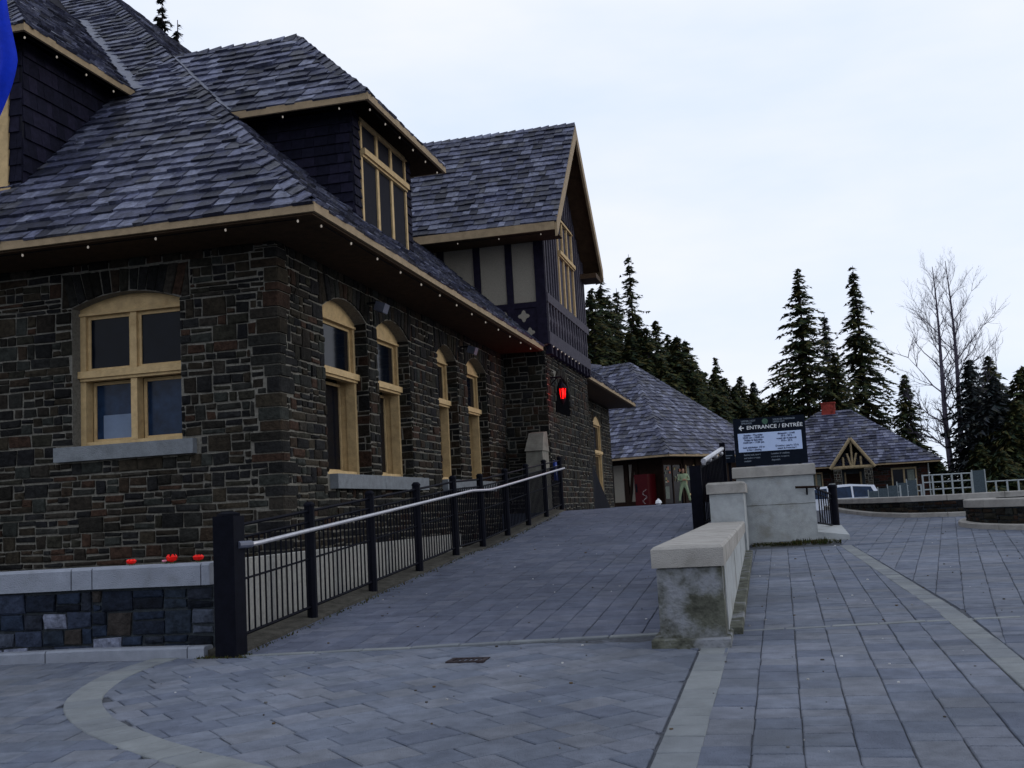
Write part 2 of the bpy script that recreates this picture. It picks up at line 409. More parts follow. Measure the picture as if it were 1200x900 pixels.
def wall_backing(fr, w, z0, z1, openings, depth=.4, c=-.012, mb=None):
    """openings: (a0,a1,b0,zs,rise)"""
    mb = mb or MB(); ops = sorted(openings); a = 0
    for (o0, o1, b0, zs, rise) in ops:
        if o0 > a: fr.box(mb, a, o0, z0, z1, c - depth, c)
        fr.box(mb, o0, o1, z0, b0, c - depth, c)
        n = 8
        for i in range(n):
            x0, x1 = o0 + (o1 - o0) * i / n, o0 + (o1 - o0) * (i + 1) / n
            zb = [arch_z(x, o0, o1, zs, rise) for x in (x0, x1)]
            bot = [fr.p(x0, zb[0], c - depth), fr.p(x1, zb[1], c - depth), fr.p(x1, zb[1], c), fr.p(x0, zb[0], c)]
            top = [fr.p(x0, z1, c - depth), fr.p(x1, z1, c - depth), fr.p(x1, z1, c), fr.p(x0, z1, c)]
            mb.prism(bot, top)
        a = o1
    if a < w: fr.box(mb, a, w, z0, z1, c - depth, c)
    return mb

# ------------------------------------------------------------------ shingled roof planes
def shingles(origin, udir, updir, poly, rnd, expo=.262, wr=(.15, .37), th=.034, lift=.004, skip=None):
    """poly: convex outline in (u, v) on the plane spanned by udir and updir (up the slope); returns list of MBs"""
    o, u, v = Vector(origin), Vector(udir).normalized(), Vector(updir).normalized(); n = u.cross(v)
    if n.z < 0: n = -n
    poly = ccw(poly); u0, u1 = min(p[0] for p in poly), max(p[0] for p in poly); v0, v1 = min(p[1] for p in poly), max(p[1] for p in poly)
    out = []; r = 0; vv = v0
    while vv < v1:
        x = u0 - rnd.uniform(0, .3); wob = rnd.uniform(-.012, .012)
        while x < u1:
            ww = rnd.uniform(*wr); dj = rnd.uniform(-.030, .030) + wob; skew = rnd.uniform(-.012, .012)
            q = [(x + .004, vv + dj), (x + ww - .004, vv + dj + skew), (x + ww - .004, vv + expo * 1.32), (x + .004, vv + expo * 1.32)]
            c = clip(q, poly); x += ww
            if not c: continue
            t2 = th * rnd.uniform(.6, 1.4) + (.02 if rnd.random() < .06 else 0); tw = rnd.uniform(-.012, .012)
            def hgt(p, top):
                f = (p[1] - vv) / (expo * 1.32); return lift + (.012 + t2) * (1 - f) + (tw * ((p[0] - x) / ww)) * (1 - f) if top else lift * .5 + .010 * (1 - f)
            mb = MB(); m_ = len(c)
            bot = [o + u * p[0] + v * p[1] + n * (hgt(p, 0)) for p in c]; top = [o + u * p[0] + v * p[1] + n * hgt(p, 1) for p in c]
            if u.cross(v).dot(n) < 0: bot.reverse(); top.reverse()
            mb.prism(bot, top, base=False); out.append(mb)
        vv += expo; r += 1
    return out
def hip_caps(p0, p1, sideA, sideB, rnd, expo=.24, w=.17):
    """folded cap slabs up a hip or ridge from p0 to p1; sideA/sideB: directions falling away on each side"""
    p0, p1 = Vector(p0), Vector(p1); d = (p1 - p0); Ln = d.length; d.normalize(); out = []
    A = (Vector(sideA) - d * Vector(sideA).dot(d)).normalized(); B = (Vector(sideB) - d * Vector(sideB).dot(d)).normalized()
    up = -(A + B).normalized()
    if up.z < 0: up = -up
    s = 0
    while s < Ln:
        e = min(s + expo * 1.25, Ln + .02); wa, wb = w * rnd.uniform(.85, 1.12), w * rnd.uniform(.85, 1.12)
        l0, l1 = .085 * rnd.uniform(.85, 1.15), .045; th = .022
        a, b = p0 + d * (s + rnd.uniform(-.015, .015)), p0 + d * e
        vs = []
        for q, l in ((a, l0), (b, l1)):
            vs += [q + A * wa + up * (l - .03), q + up * l, q + B * wb + up * (l - .03)]
            vs += [q + A * wa + up * (l - .03 - th), q + up * (l - th), q + B * wb + up * (l - .03 - th)]
        fs = [(0, 1, 7, 6), (1, 2, 8, 7), (0, 3, 4, 1), (1, 4, 5, 2), (0, 6, 9, 3), (2, 5, 11, 8), (3, 9, 10, 4), (4, 10, 11, 5)]
        out.append(MB().add(vs, fs)); s += expo
    return out

# ================================================================== GROUND
def z_plaza(x, y): return .15 + .03 * min(y, 33.5)
def z_ramp(x, y):
    if y < 17.0: return .43 + .0715 * (y - 9.3)
    if y < 18.2: return .43 + .0715 * 7.7 + .02 * (y - 17)
    return min(1.545, 1.0045 + .0806 * (y - 18.2))
def sheet(mb, x0, x1, ys, zf, dz=0):
    for y0, y1 in zip(ys, ys[1:]):
        mb.add([(x0, y0, zf(x0, y0) + dz), (x1, y0, zf(x1, y0) + dz), (x1, y1, zf(x1, y1) + dz), (x0, y1, zf(x0, y1) + dz)], [(0, 1, 2, 3)])
mb = MB(); mb.add([(-700, -300, -.02), (700, -300, -.02), (700, 1400, -.02), (-700, 1400, -.02)], [(0, 1, 2, 3)])
obj('ground', mb, 'grass', kind='structure')
mb = MB(); mb.add([(-4, 33.6, .33), (60, 33.6, .33), (60, 62, .36), (-4, 62, .36)], [(0, 1, 2, 3)])
obj('road', mb, 'asphalt', kind='structure')
mb = MB(); sheet(mb, -26, 26, [-12, 0, 10, 20, 33.5], z_plaza, -.013)
mb.add([(-26, 33.5, 1.133), (26, 33.5, 1.133), (26, 33.5, -.1), (-26, 33.5, -.1)], [(0, 1, 2, 3)])
pavement = obj('pavement', mb, 'joint', kind='structure')
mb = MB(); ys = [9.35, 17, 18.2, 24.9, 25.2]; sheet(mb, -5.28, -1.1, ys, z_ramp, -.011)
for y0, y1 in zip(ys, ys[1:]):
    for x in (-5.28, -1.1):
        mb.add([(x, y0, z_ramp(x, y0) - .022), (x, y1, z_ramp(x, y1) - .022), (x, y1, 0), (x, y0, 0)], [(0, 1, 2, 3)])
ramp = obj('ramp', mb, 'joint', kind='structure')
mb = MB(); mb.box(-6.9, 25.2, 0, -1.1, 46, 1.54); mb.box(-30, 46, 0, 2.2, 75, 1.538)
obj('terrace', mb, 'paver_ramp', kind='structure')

# arc of light pavers in the left foreground
ARC = [(-5.62, 9.3), (-5.64, 8.75), (-5.52, 8.1), (-5.2, 7.35), (-4.7, 6.72), (-4.1, 6.2), (-3.4, 5.72), (-2.75, 5.35), (-2.0, 5.0), (-1.3, 4.75)]
def arc_pt(n=200):
    out = []
    for i in range(len(ARC) - 1):
        p0 = ARC[max(i - 1, 0)]; p1 = ARC[i]; p2 = ARC[i + 1]; p3 = ARC[min(i + 2, len(ARC) - 1)]
        for k in range(12):
            t = k / 12
            out.append(tuple(.5 * ((2 * p1[j]) + (-p0[j] + p2[j]) * t + (2 * p0[j] - 5 * p1[j] + 4 * p2[j] - p3[j]) * t * t + (-p0[j] + 3 * p1[j] - 3 * p2[j] + p3[j]) * t ** 3) for j in (0, 1)))
    out.append(ARC[-1]); return out
ARCP = arc_pt()
def arc_dist(x, y):
    """signed distance: positive on the inner (right) side"""
    best = 9e9; s = 0
    for i in range(len(ARCP) - 1):
        ax, ay = ARCP[i]; bx, by = ARCP[i + 1]; dx, dy = bx - ax, by - ay
        t = max(0, min(1, ((x - ax) * dx + (y - ay) * dy) / (dx * dx + dy * dy))); d = math.hypot(x - ax - dx * t, y - ay - dy * t)
        if d < best: best = d; s = dx * (y - ay) - dy * (x - ax)
    return best if s > 0 else -best
rp = random.Random(3)
def paver_mb(poly, zf, gap=.003, dz=0.):
    n = len(poly); cx = sum(p[0] for p in poly) / n; cy = sum(p[1] for p in poly) / n
    def ins(d):
        r = []
        for x, y in poly:
            l = math.hypot(x - cx, y - cy) or 1; k = max(.3, 1 - d * 1.3 / l); r.append((cx + (x - cx) * k, cy + (y - cy) * k))
        return r
    a, b = ins(gap), ins(gap + .007); h = rp.uniform(-.0026, .0026) + dz; tx, ty = rp.uniform(-.013, .013), rp.uniform(-.013, .013)
    zz = lambda p, d: zf(p[0], p[1]) + h + tx * (p[0] - cx) + ty * (p[1] - cy) + d
    vs = [(x, y, zf(x, y) - .022) for x, y in a] + [(x, y, zz((x, y), -.006)) for x, y in a] + [(x, y, zz((x, y), 0)) for x, y in b]
    fs = [(i, (i + 1) % n, n + (i + 1) % n, n + i) for i in range(n)] + [(n + i, n + (i + 1) % n, 2 * n + (i + 1) % n, 2 * n + i) for i in range(n)] + [tuple(range(2 * n, 3 * n))]
    return MB().add(vs, fs)
def pave(region, ang, pitch, lens, zf, keep=None, gap=.003):
    """columns run along angle ang (degrees from +Y, clockwise); region convex"""
    region = ccw(region); a = math.radians(ang); dx, dy = math.sin(a), math.cos(a); ex, ey = math.cos(a), -math.sin(a)
    us = [p[0] * ex + p[1] * ey for p in region]; vs = [p[0] * dx + p[1] * dy for p in region]; out = []
    c = math.floor(min(us) / pitch)
    while c * pitch < max(us):
        v = min(vs) - rp.uniform(0, .4)
        while v < max(vs):
            l = rp.choice(lens) * rp.uniform(.95, 1.05); ju = rp.uniform(-.004, .004); u0, u1 = c * pitch + ju, (c + 1) * pitch + ju
            sk_ = rp.uniform(-.003, .003); q = ccw([(u * ex + t * dx, u * ey + t * dy) for u, t in ((u0, v - sk_), (u1, v + sk_), (u1, v + l), (u0, v + l))])
            q = clip(q, region); v += l
            if not q or abs(area(q)) < .004: continue
            cx = sum(p[0] for p in q) / len(q); cy = sum(p[1] for p in q) / len(q)
            if keep and not keep(cx, cy): continue
            out.append(paver_mb(q, zf, gap * rp.uniform(.5, 1.9)))
        c += 1
    return out
LEN = (.17, .26, .26, .36)
pv = []
pv += pave([(-.5, 2.6), (1.31, 2.6), (1.31, 10.9), (.86, 19.3), (-.62, 19.3)], 0, .262, LEN, z_plaza)
pv += pave([(1.52, 2.6), (9.5, 2.6), (9.5, 11), (1.52, 11)], 8, .262, LEN, z_plaza)
pv += pave([(1.51, 11), (9.5, 11), (9.5, 21), (1.06, 19.3)], 8, .262, LEN, z_plaza)
pv += pave([(.9, 19.4), (9.5, 21), (9.5, 30), (.95, 33)], 8, .262, LEN, z_plaza)
pv += pave([(-6, 3.5), (-.76, 3.5), (-.76, 9.72), (-1.12, 9.68), (-6, 9.1)], 45, .262, (.26, .38), z_plaza, lambda x, y: arc_dist(x, y) > .01)
pv += pave([(-9, 4.2), (-.8, 2.8), (-4.0, 9.2), (-9, 9.0)], 84, .262, LEN, z_plaza, lambda x, y: arc_dist(x, y) < -.01 and x < -1.2)
obj_pv = pv
pieces('paver', pv, 'paver', pavement, 300, 'small_pavers')
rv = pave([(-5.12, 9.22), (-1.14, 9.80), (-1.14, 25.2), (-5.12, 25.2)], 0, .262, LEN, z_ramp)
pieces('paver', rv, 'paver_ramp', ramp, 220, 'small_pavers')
# light bands
lb = []
y = 2.8
while y < 9.14:
    l = rp.choice((.24, .3, .36)); lb.append(paver_mb([(-.745, y), (-.512, y), (-.512, min(y + l, 9.14)), (-.745, min(y + l, 9.14))], z_plaza, dz=.002)); y += l
def bandx(y): return 1.415 if y < 9 else 1.415 - .04 * (y - 9) / 2 if y < 11 else 1.375 - (y - 11) * .0505
y = 2.8
while y < 19.2:
    l = rp.choice((.24, .3, .36)); lb.append(paver_mb([(bandx(y) - .1, y), (bandx(y) + .1, y), (bandx(y + l) + .1, y + l), (bandx(y + l) - .1, y + l)], z_plaza, dz=.003)); y += l
i = 0; acc = 0
while i < len(ARCP) - 3:
    j = i + rp.choice((3, 4)); j = min(j, len(ARCP) - 1)
    def nrm(k):
        a_, b_ = ARCP[max(k - 1, 0)], ARCP[min(k + 1, len(ARCP) - 1)]; d = math.hypot(b_[0] - a_[0], b_[1] - a_[1]); return (-(b_[1] - a_[1]) / d, (b_[0] - a_[0]) / d)
    n0, n1 = nrm(i), nrm(j); p0, p1 = ARCP[i], ARCP[j]; h = .135
    lb.append(paver_mb(ccw([(p0[0] - n0[0] * h, p0[1] - n0[1] * h), (p0[0] + n0[0] * h, p0[1] + n0[1] * h), (p1[0] + n1[0] * h, p1[1] + n1[1] * h), (p1[0] - n1[0] * h, p1[1] - n1[1] * h)]), z_plaza, dz=.007)); i = j
for (xa, ya), (xb, yb) in (((-5.1, 9.14), (-1.15, 9.74)), ((-.48, 9.9), (7.5, 11.3))):
    n_ = int(math.hypot(xb - xa, yb - ya) / .4)
    for k in range(n_):
        t0, t1 = k / n_, (k + 1) / n_; x0, x1 = xa + (xb - xa) * t0, xa + (xb - xa) * t1; q0, q1 = ya + (yb - ya) * t0, ya + (yb - ya) * t1
        lb.append(paver_mb([(x0, q0), (x1, q1), (x1, q1 + .085), (x0, q0 + .085)], lambda x, y: max(z_plaza(x, y), z_ramp(x, y) if -5.2 < x < -1.1 else 0), dz=.0055))
pieces('light_paver', lb, 'paver_light', pavement, 200, 'small_light_pavers')
mb = MB(); rl = random.Random(77)
for k in range(420):
    x, y = rl.uniform(-5, 7), rl.uniform(4.5, 24); z = z_plaza(x, y)
    if -5.1 < x < -1.15 and y > 9.6: z = max(z, z_ramp(x, y))
    elif -1.2 < x < -.4 and y > 9: continue
    r = rl.uniform(.004, .013) * (1.6 if rl.random() < .08 else 1); a = rl.uniform(0, 6.28); q = [(x + r * math.cos(a + t), y + r * rl.uniform(.6, 1.2) * math.sin(a + t)) for t in (0, 1.3, 2.6, 4., 5.2)]
    mb.prism([(p[0], p[1], z - .002) for p in q], [(p[0], p[1], z + .004 + r * .4) for p in q], base=False)
obj('grit', mb, 'grit', kind='stuff', label='grit and crumbs scattered over the pavers', cat='grit')
# iron grate set in the pavers
t = thing('drain_grate', 'small rusty iron drain grate set in the pavers at the foot of the ramp', 'drain grate', (-2.6, 8.73, .41))
mb = MB(); mb.box(-2.76, 8.62, .402, -2.44, 8.66, .422); mb.box(-2.76, 8.80, .402, -2.44, 8.84, .424); mb.box(-2.76, 8.66, .402, -2.72, 8.80, .423); mb.box(-2.48, 8.66, .402, -2.44, 8.80, .423); obj('frame', mb, 'drain', t)
for k in range(5): obj('slat', MB().box(-2.70 + k * .045, 8.655, .403, -2.685 + k * .045, 8.805, .420), 'drain', t)
obj('pit', MB().box(-2.73, 8.65, .398, -2.47, 8.81, .408), 'inside', t)

# ================================================================== STATION BUILDING
rs = random.Random(11)
CX, CY = -6.5, 13.53          # stone corner
EZ = 5.63                     # eave height
B = thing('stone_building', 'long rubble stone building with grey shingled hip roof, dormers and tan windows', 'building', (CX, CY, 1.1))
FF = Frame((CX, CY, 0), (-1, 0, 0), (0, -1, 0))      # front wall, a grows to the left
FS = Frame((CX, CY, 0), (0, 1, 0), (1, 0, 0))        # side wall along the ramp
YB = 26.15
front_op = [(1.49, 3.22, 2.83, 4.84, .17)]
side_op = [(y0 - CY, y1 - CY, 2.30, 4.84, .24) for y0, y1 in ((15.08, 16.86), (17.33, 18.97), (20.68, 22.02), (22.78, 24.42))]
wallF = obj('front_wall', wall_backing(FF, 19, .2, 5.45, front_op), 'mortar', B)
wallS = obj('side_wall', wall_backing(FS, YB - CY + .1, .2, 5.45, side_op, mb=None), 'mortar', B)
def holes(ops, band): return [(o0 - .17, o1 + .17, zs, zs + band) for (o0, o1, b0, zs, r) in ops] + [(o0, o1, b0, zs + r) for (o0, o1, b0, zs, r) in ops]
# quoins: long corner stones wrap both faces
qz = .9; quo = []; qh = []
while qz < 5.4:
    h = rs.uniform(.12, .23); h = min(h, 5.42 - qz); la, lb_ = (rs.uniform(.30, .46), rs.uniform(.16, .26)) if rs.random() < .5 else (rs.uniform(.16, .26), rs.uniform(.30, .46))
    mb = MB(); g = .011
    x0, x1 = CX - la, CX + .03; y0, y1 = CY - .03, CY + lb_
    jj = rs.uniform(-.008, .008)
    out_ = [(x0 + g, CY + .02), (x0 + g, y0 + .012), (x0 + .03, y0 + jj), (x1 - .02, y0 + jj), (x1 + jj, y0 + .02), (x1 + jj, y1 - .03), (x1 - .012, y1 - g), (CX - .02, y1 - g), (CX - .02, CY + .02)]
    mb.prism([(a, b, qz + g) for a, b in out_], [(a, b, qz + h - g) for a, b in out_]); quo.append(mb); qh.append((qz, qz + h, la, lb_)); qz += h
hF = holes(front_op, .5) + [(-1, la, a, b) for a, b, la, _ in qh] + [(1.2, 3.5, 2.62, 2.84)]
hS = holes(side_op, .5) + [(-1, lb_, a, b) for a, b, _, lb_ in qh] + [(1.5, 6.0, 2.09, 2.32)] + [(7.1, 11, 2.09, 2.32)]
stF = stones_for(FF, 8.2, 4.6, .9, hF, rs)
for o in front_op: stF += voussoirs(FF, o[0], o[1], o[3], o[4], o[3] + .5, rs, 13)
stS = stones_for(FS, YB - CY, 4.6, .9, hS, rs)
for o in side_op: stS += voussoirs(FS, o[0], o[1], o[3], o[4], o[3] + .5, rs, 11)
# stones lining the far reveals of the side windows
for (o0, o1, b0, zs, r) in side_op + []:
    fr = Frame((CX - .25, CY + o1 - .0, 0), (1, 0, 0), (0, -1, 0)); stS += stones_for(fr, .25, zs - b0 - .02 + .02, b0, [], rs, ws=(.25, .26), gap=.008, proud=(.006, .012))
pieces('stone', stF, 'stone', wallF, 150, 'small_stones')
pieces('stone', stS + quo, 'stone', wallS, 150, 'small_stones')

# ---- windows
def fbox(fr, a0, a1, b0, b1, c0, c1, mb=None): return fr.box(mb or MB(), a0, a1, b0, b1, c0, c1)
def arched_board(fr, a0, a1, z0, zs, rise, c0, c1, mb):
    n = 8
    for i in range(n):
        x0, x1 = a0 + (a1 - a0) * i / n, a0 + (a1 - a0) * (i + 1) / n
        h0, h1 = arch_z(x0, a0, a1, zs, rise), arch_z(x1, a0, a1, zs, rise)
        mb.prism([fr.p(x0, z0, c0), fr.p(x1, z0, c0), fr.p(x1, z0, c1), fr.p(x0, z0, c1)], [fr.p(x0, h0, c0), fr.p(x1, h1, c0), fr.p(x1, h1, c1), fr.p(x0, h0, c1)])
def window(fr, o, parent, lights=1, tz=None, rec=.22, name='window', glassu='glass', glassl='glass', fw=.088, low_rec=.12):
    a0, a1, b0, zs, rise = o; c = -rec
    mb = MB(); head = zs - .06
    arched_board(fr, a0, a1, head, zs, rise, c - .09, c, mb)
    fbox(fr, a0, a1, head - .035, head, c - .05, c + .03, mb)
    fbox(fr, a0, a0 + fw, b0, head - .035, c - .16, c, mb); fbox(fr, a1 - fw, a1, b0, head - .035, c - .16, c, mb)
    fbox(fr, a0 + fw, a1 - fw, b0, b0 + fw * .9, c - .2, c - .01, mb)
    ts = [a0 + fw + (a1 - a0 - 2 * fw) * i / lights for i in range(lights + 1)]
    for t_ in ts[1:-1]: fbox(fr, t_ - .05, t_ + .05, b0 + fw * .9, head - .035, c - .16, c - .003, mb)
    for a_, b_ in ((a0 + .004, a0 + fw - .02), (a1 - fw + .02, a1 - .004)): fbox(fr, a_, b_, b0, tz, c - .12 - low_rec, c - .16, mb)
    win = obj(name, mb, 'trim', parent)
    obj('transom', fbox(fr, a0 - .0 + .002, a1 - .002, tz - .05, tz + .05, c - .1, c + .07).join(fbox(fr, a0 + .01, a1 - .01, tz - .09, tz - .05, c - .1, c + .03)), 'trim', win)
    for i in range(lights):
        x0, x1 = ts[i] + (.05 if i else 0), ts[i + 1] - (.05 if i < lights - 1 else 0)
        s = .048
        for (z0, z1, cc, gm, nm) in ((tz + .05, head - .035, c - .055, glassu, 'upper_sash'), (b0 + fw * .9, tz - .09, c - .055 - low_rec, glassl, 'lower_sash')):
            mb = MB(); fbox(fr, x0, x0 + s, z0, z1, cc - .04, cc, mb); fbox(fr, x1 - s, x1, z0, z1, cc - .04, cc, mb)
            fbox(fr, x0 + s, x1 - s, z0, z0 + s, cc - .04, cc, mb); fbox(fr, x0 + s, x1 - s, z1 - s, z1, cc - .04, cc, mb)
            obj(nm, mb, 'trim', win)
            obj('pane', fbox(fr, x0 + s, x1 - s, z0 + s, z1 - s, cc - .03, cc - .022), gm, win)
    return win
w1 = window(FF, front_op[0], B, 2, 3.88, .2, glassl='glass_reflect')
obj('blind', fbox(FF, 2.35, 2.98, 2.95, 3.30, -.41, -.395), 'blind', w1)
for o in side_op: window(FS, o, B, 1, 3.93, .22, low_rec=.2)
# sills
obj('window_sill', fbox(FF, 1.27, 3.46, 2.63, 2.835, -.15, .10), 'sill', B)
obj('window_sill', fbox(FS, 1.62, 3.62, 2.08, 2.30, -.16, .12), 'sill', B)
obj('window_sill', fbox(FS, 3.63, 5.92, 2.08, 2.30, -.16, .12), 'sill', B)
obj('window_sill', fbox(FS, 7.10, 10.98, 2.08, 2.30, -.16, .12), 'sill', B)

# ---- gable block (projects toward the ramp)
XB, YC2 = -5.42, 32.0
wallG = obj('gable_block_wall', MB().box(-6.6, YB + .012, .9, XB - .012, YC2 - .012, 5.62), 'mortar', B)
FG1 = Frame((-6.5, YB, 0), (1, 0, 0), (0, -1, 0)); FG2 = Frame((XB, YB, 0), (0, 1, 0), (1, 0, 0))
ar = (.95, 2.75, 4.05, 4.35, .65)
st = stones_for(FG1, 1.08, 4.2, 1.4, [], rs)
st += stones_for(FG2, YC2 - YB, 4.2, 1.4, [(ar[0] - .1, ar[1] + .1, 4.05, 5.12)], rs)
# arched niche over the lantern: flat near-black plate painted in for its shade
mb = MB(); arched_board(FG2, ar[0], ar[1], ar[2], ar[3], ar[4], -.01, .012, mb); obj('niche', mb, 'inside', B)
for i in range(12):
    t0, t1 = math.pi * i / 12, math.pi * (i + 1) / 12; m_, h_ = (ar[0] + ar[1]) / 2, (ar[1] - ar[0]) / 2
    q = [(m_ + math.cos(t) * h_ * k, ar[3] - .05 + math.sin(t) * (.7 if k == 1 else .95)) for t, k in ((t0, 1), (t0, 1.22), (t1, 1.22), (t1, 1))]
    st.append(stone_mb(FG2, ccw(q), rs, gap=.010, proud=(.03, .05)))
pieces('stone', st, 'stone', wallG, 80, 'small_stones')
# sloped concrete buttress at the corner of the block
mb = MB(); bx0, bx1, by0, by1 = -5.92, -5.44, 25.3, 26.13
mb.prism([(bx0, by0, 1.3), (bx1, by0, 1.3), (bx1, by1, 1.3), (bx0, by1, 1.3)], [(bx0 + .04, by0 + .12, 3.0), (bx1 - .04, by0 + .12, 3.0), (bx1 - .04, by1, 3.0), (bx0 + .04, by1, 3.0)])
bt = obj('buttress', mb, 'stonecap', B)
obj('buttress_cap', MB().prism([(bx0 + .02, by0 + .06, 3.005), (bx1 - .02, by0 + .06, 3.005), (bx1 - .02, by1, 3.005), (bx0 + .02, by1, 3.005)], [(bx0 + .06, by0 + .42, 3.45), (bx1 - .05, by0 + .42, 3.45), (bx1 - .05, by1, 3.5), (bx0 + .06, by1, 3.5)]), 'stonecap', bt)
# jettied timbered upper floor
UZ = 5.72
mb = MB(); mb.box(-12.2, YB - .02, 5.64, XB + .06, YC2 + .02, 8.85)
# gable triangle infill
gy, gz = 28.75, 12.05
mb.prism([(-7, YB - .02, 8.85), (XB + .058, YB - .02, 8.85), (XB + .058, YC2 + .02, 8.85), (-7, YC2 + .02, 8.85)], [(-7, gy - .05, 11.8), (XB + .058, gy - .05, 11.8), (XB + .058, gy + .05, 11.8), (-7, gy + .05, 11.8)])
upper = obj('upper_wall', mb, 'stucco', B)
F1 = Frame((-6.5, YB - .02, 0), (1, 0, 0), (0, -1, 0))      # a = X + 6.5
def timber(fr, a0, a1, b0, b1, d=.05, m='timber', nm='timber'): return obj(nm, fbox(fr, a0, a1, b0, b1, 0, d), m, B)
for x0 in (-8.08, -7.13, -6.30): timber(F1, x0 + 6.5, x0 + 6.5 + .17, 5.75 if x0 > -6.4 else 6.3, 8.85)
timber(F1, XB + 6.5 - .14, XB + 6.5 + .11, 5.66, 8.85, .055)
timber(F1, -.13 + .01, XB + 6.5 - .14, 6.60, 6.74, .052); timber(F1, -1.2, XB + 6.5 - .14, 5.68, 5.80, .053)
# pierced panel with lobed openings: a dark board with lighter discs let into it
obj('pierced_panel', fbox(F1, -.13, XB + 6.5 - .14, 5.80, 6.60, 0, .03), 'timber', B)
for ax, az, r in ((.12, 6.40, .12), (.60, 6.40, .12), (.36, 6.14, .08), (.74, 5.98, .10), (.04, 5.95, .09)):
    mb = MB(); pts = [(ax + r * (1 + .28 * math.cos(4 * t)) * math.cos(t), az + r * (1 + .28 * math.cos(4 * t)) * math.sin(t)) for t in [2 * math.pi * k / 20 for k in range(20)]]
    mb.prism([F1.p(a, b, .028) for a, b in pts], [F1.p(a, b, .034) for a, b in pts]); obj('pierced_opening', mb, 'stucco', B)
# gable face toward the ramp: close set boards, balcony panel, tall window
F2 = Frame((XB + .06, YB - .02, 0), (0, 1, 0), (1, 0, 0)); WG = YC2 - YB + .04
obj('gable_boarding', fbox(F2, 0, WG, 5.66, 8.84, 0, .02), 'timber_board', B)
def gable_h(a): return 8.85 + 2.95 * (1 - abs(a + YB - gy) / (gy - YB))
k = 0; a = .02
while a < WG - .1:
    if not (1.75 < a < 4.0):
        obj('board', fbox(F2, a, a + .13, 6.95, max(8.9, min(11.6, gable_h(a + .06))), .02, .065), 'timber_board', B)
    elif gable_h(a) > 9.7: obj('board', fbox(F2, a, a + .13, 9.5, min(11.5, gable_h(a + .06)), .02, .065), 'timber_board', B)
    a += .31
obj('gable_infill', MB().prism([F2.p(0, 8.84, .0), F2.p(WG, 8.84, .0), F2.p(WG, 8.84, .02), F2.p(0, 8.84, .02)], [F2.p(gy - YB - .05, 11.75, .0), F2.p(gy - YB + .05, 11.75, .0), F2.p(gy - YB + .05, 11.75, .02), F2.p(gy - YB - .05, 11.75, .02)]), 'timber_board', B)
obj('panel_rail', fbox(F2, 0, WG, 6.72, 6.95, .02, .09), 'timber_board', B); obj('panel_rail', fbox(F2, 0, WG, 5.66, 5.98, .02, .09), 'timber_board', B)
a = .04
while a < WG - .2:
    obj('panel_post', fbox(F2, a, a + .12, 5.98, 6.72, .02, .075), 'timber_board', B)
    mb = MB(); cy_ = a + .12 + .12; pts = [(cy_ + .10 * (1 + .3 * math.cos(4 * t)) * math.cos(t), 6.35 + .10 * (1 + .3 * math.cos(4 * t)) * math.sin(t)) for t in [2 * math.pi * k / 16 for k in range(16)]]
    mb.prism([F2.p(p, q, .02) for p, q in pts], [F2.p(p, q, .055) for p, q in pts]); obj('panel_rosette', mb, 'timber_board', B)
    a += .36
for k in range(12): obj('corbel', fbox(F2, .08 + k * .5, .26 + k * .5, 5.42, 5.655, -.06, .10), 'timber', B)
wg = window(F2, (1.86, 4.02, 6.87, 9.42, .01), B, 3, 8.38, -.07, low_rec=.0, glassl='tancurtain', name='gable_window')
# gable roof
GX0, GX1 = -12.6, -4.78
ny, fy, ez = 25.2, 32.1, 8.5
rg = 1.01
def gz_near(y): return ez + (y - ny) * rg
ridge_y = gy; ridge_z = gz_near(gy)
fz = ridge_z - (fy - gy) * rg
mb = MB()
for (ya, za, yb, zb) in ((ny, ez, ridge_y, ridge_z), (fy, fz, ridge_y, ridge_z)):
    n_ = Vector((0, -(zb - za), (yb - ya))).normalized(); n_ = n_ if n_.z > 0 else -n_
    o_ = [(GX0, ya, za), (GX1, ya, za), (GX1, yb, zb), (GX0, yb, zb)]
    mb.prism([Vector(p) - n_ * .10 for p in o_], [Vector(p) for p in o_])
roofG = obj('gable_roof', mb, 'soffit', B)
sh = shingles((GX0, ny - .06, ez - .06), (1, 0, 0), (0, 1, rg), [(0, 0), (GX1 - GX0 + .03, 0), (GX1 - GX0 + .03, math.hypot(gy - ny + .06, (gy - ny + .06) * rg)), (0, math.hypot(gy - ny + .06, (gy - ny + .06) * rg))], rs)
sh += shingles((GX0, fy + .06, fz - .06), (1, 0, 0), (0, -1, rg), [(0, 0), (GX1 - GX0 + .03, 0), (GX1 - GX0 + .03, math.hypot(fy - gy + .06, (fy - gy + .06) * rg)), (0, math.hypot(fy - gy + .06, (fy - gy + .06) * rg))], rs, expo=.25)
sh += hip_caps((GX1 + .03, gy, ridge_z + .0), (GX0, gy, ridge_z + .0), (0, -1, -rg), (0, 1, -rg), rs)
pieces('shingle', sh, 'shingle', roofG, 90, 'small_shingles')
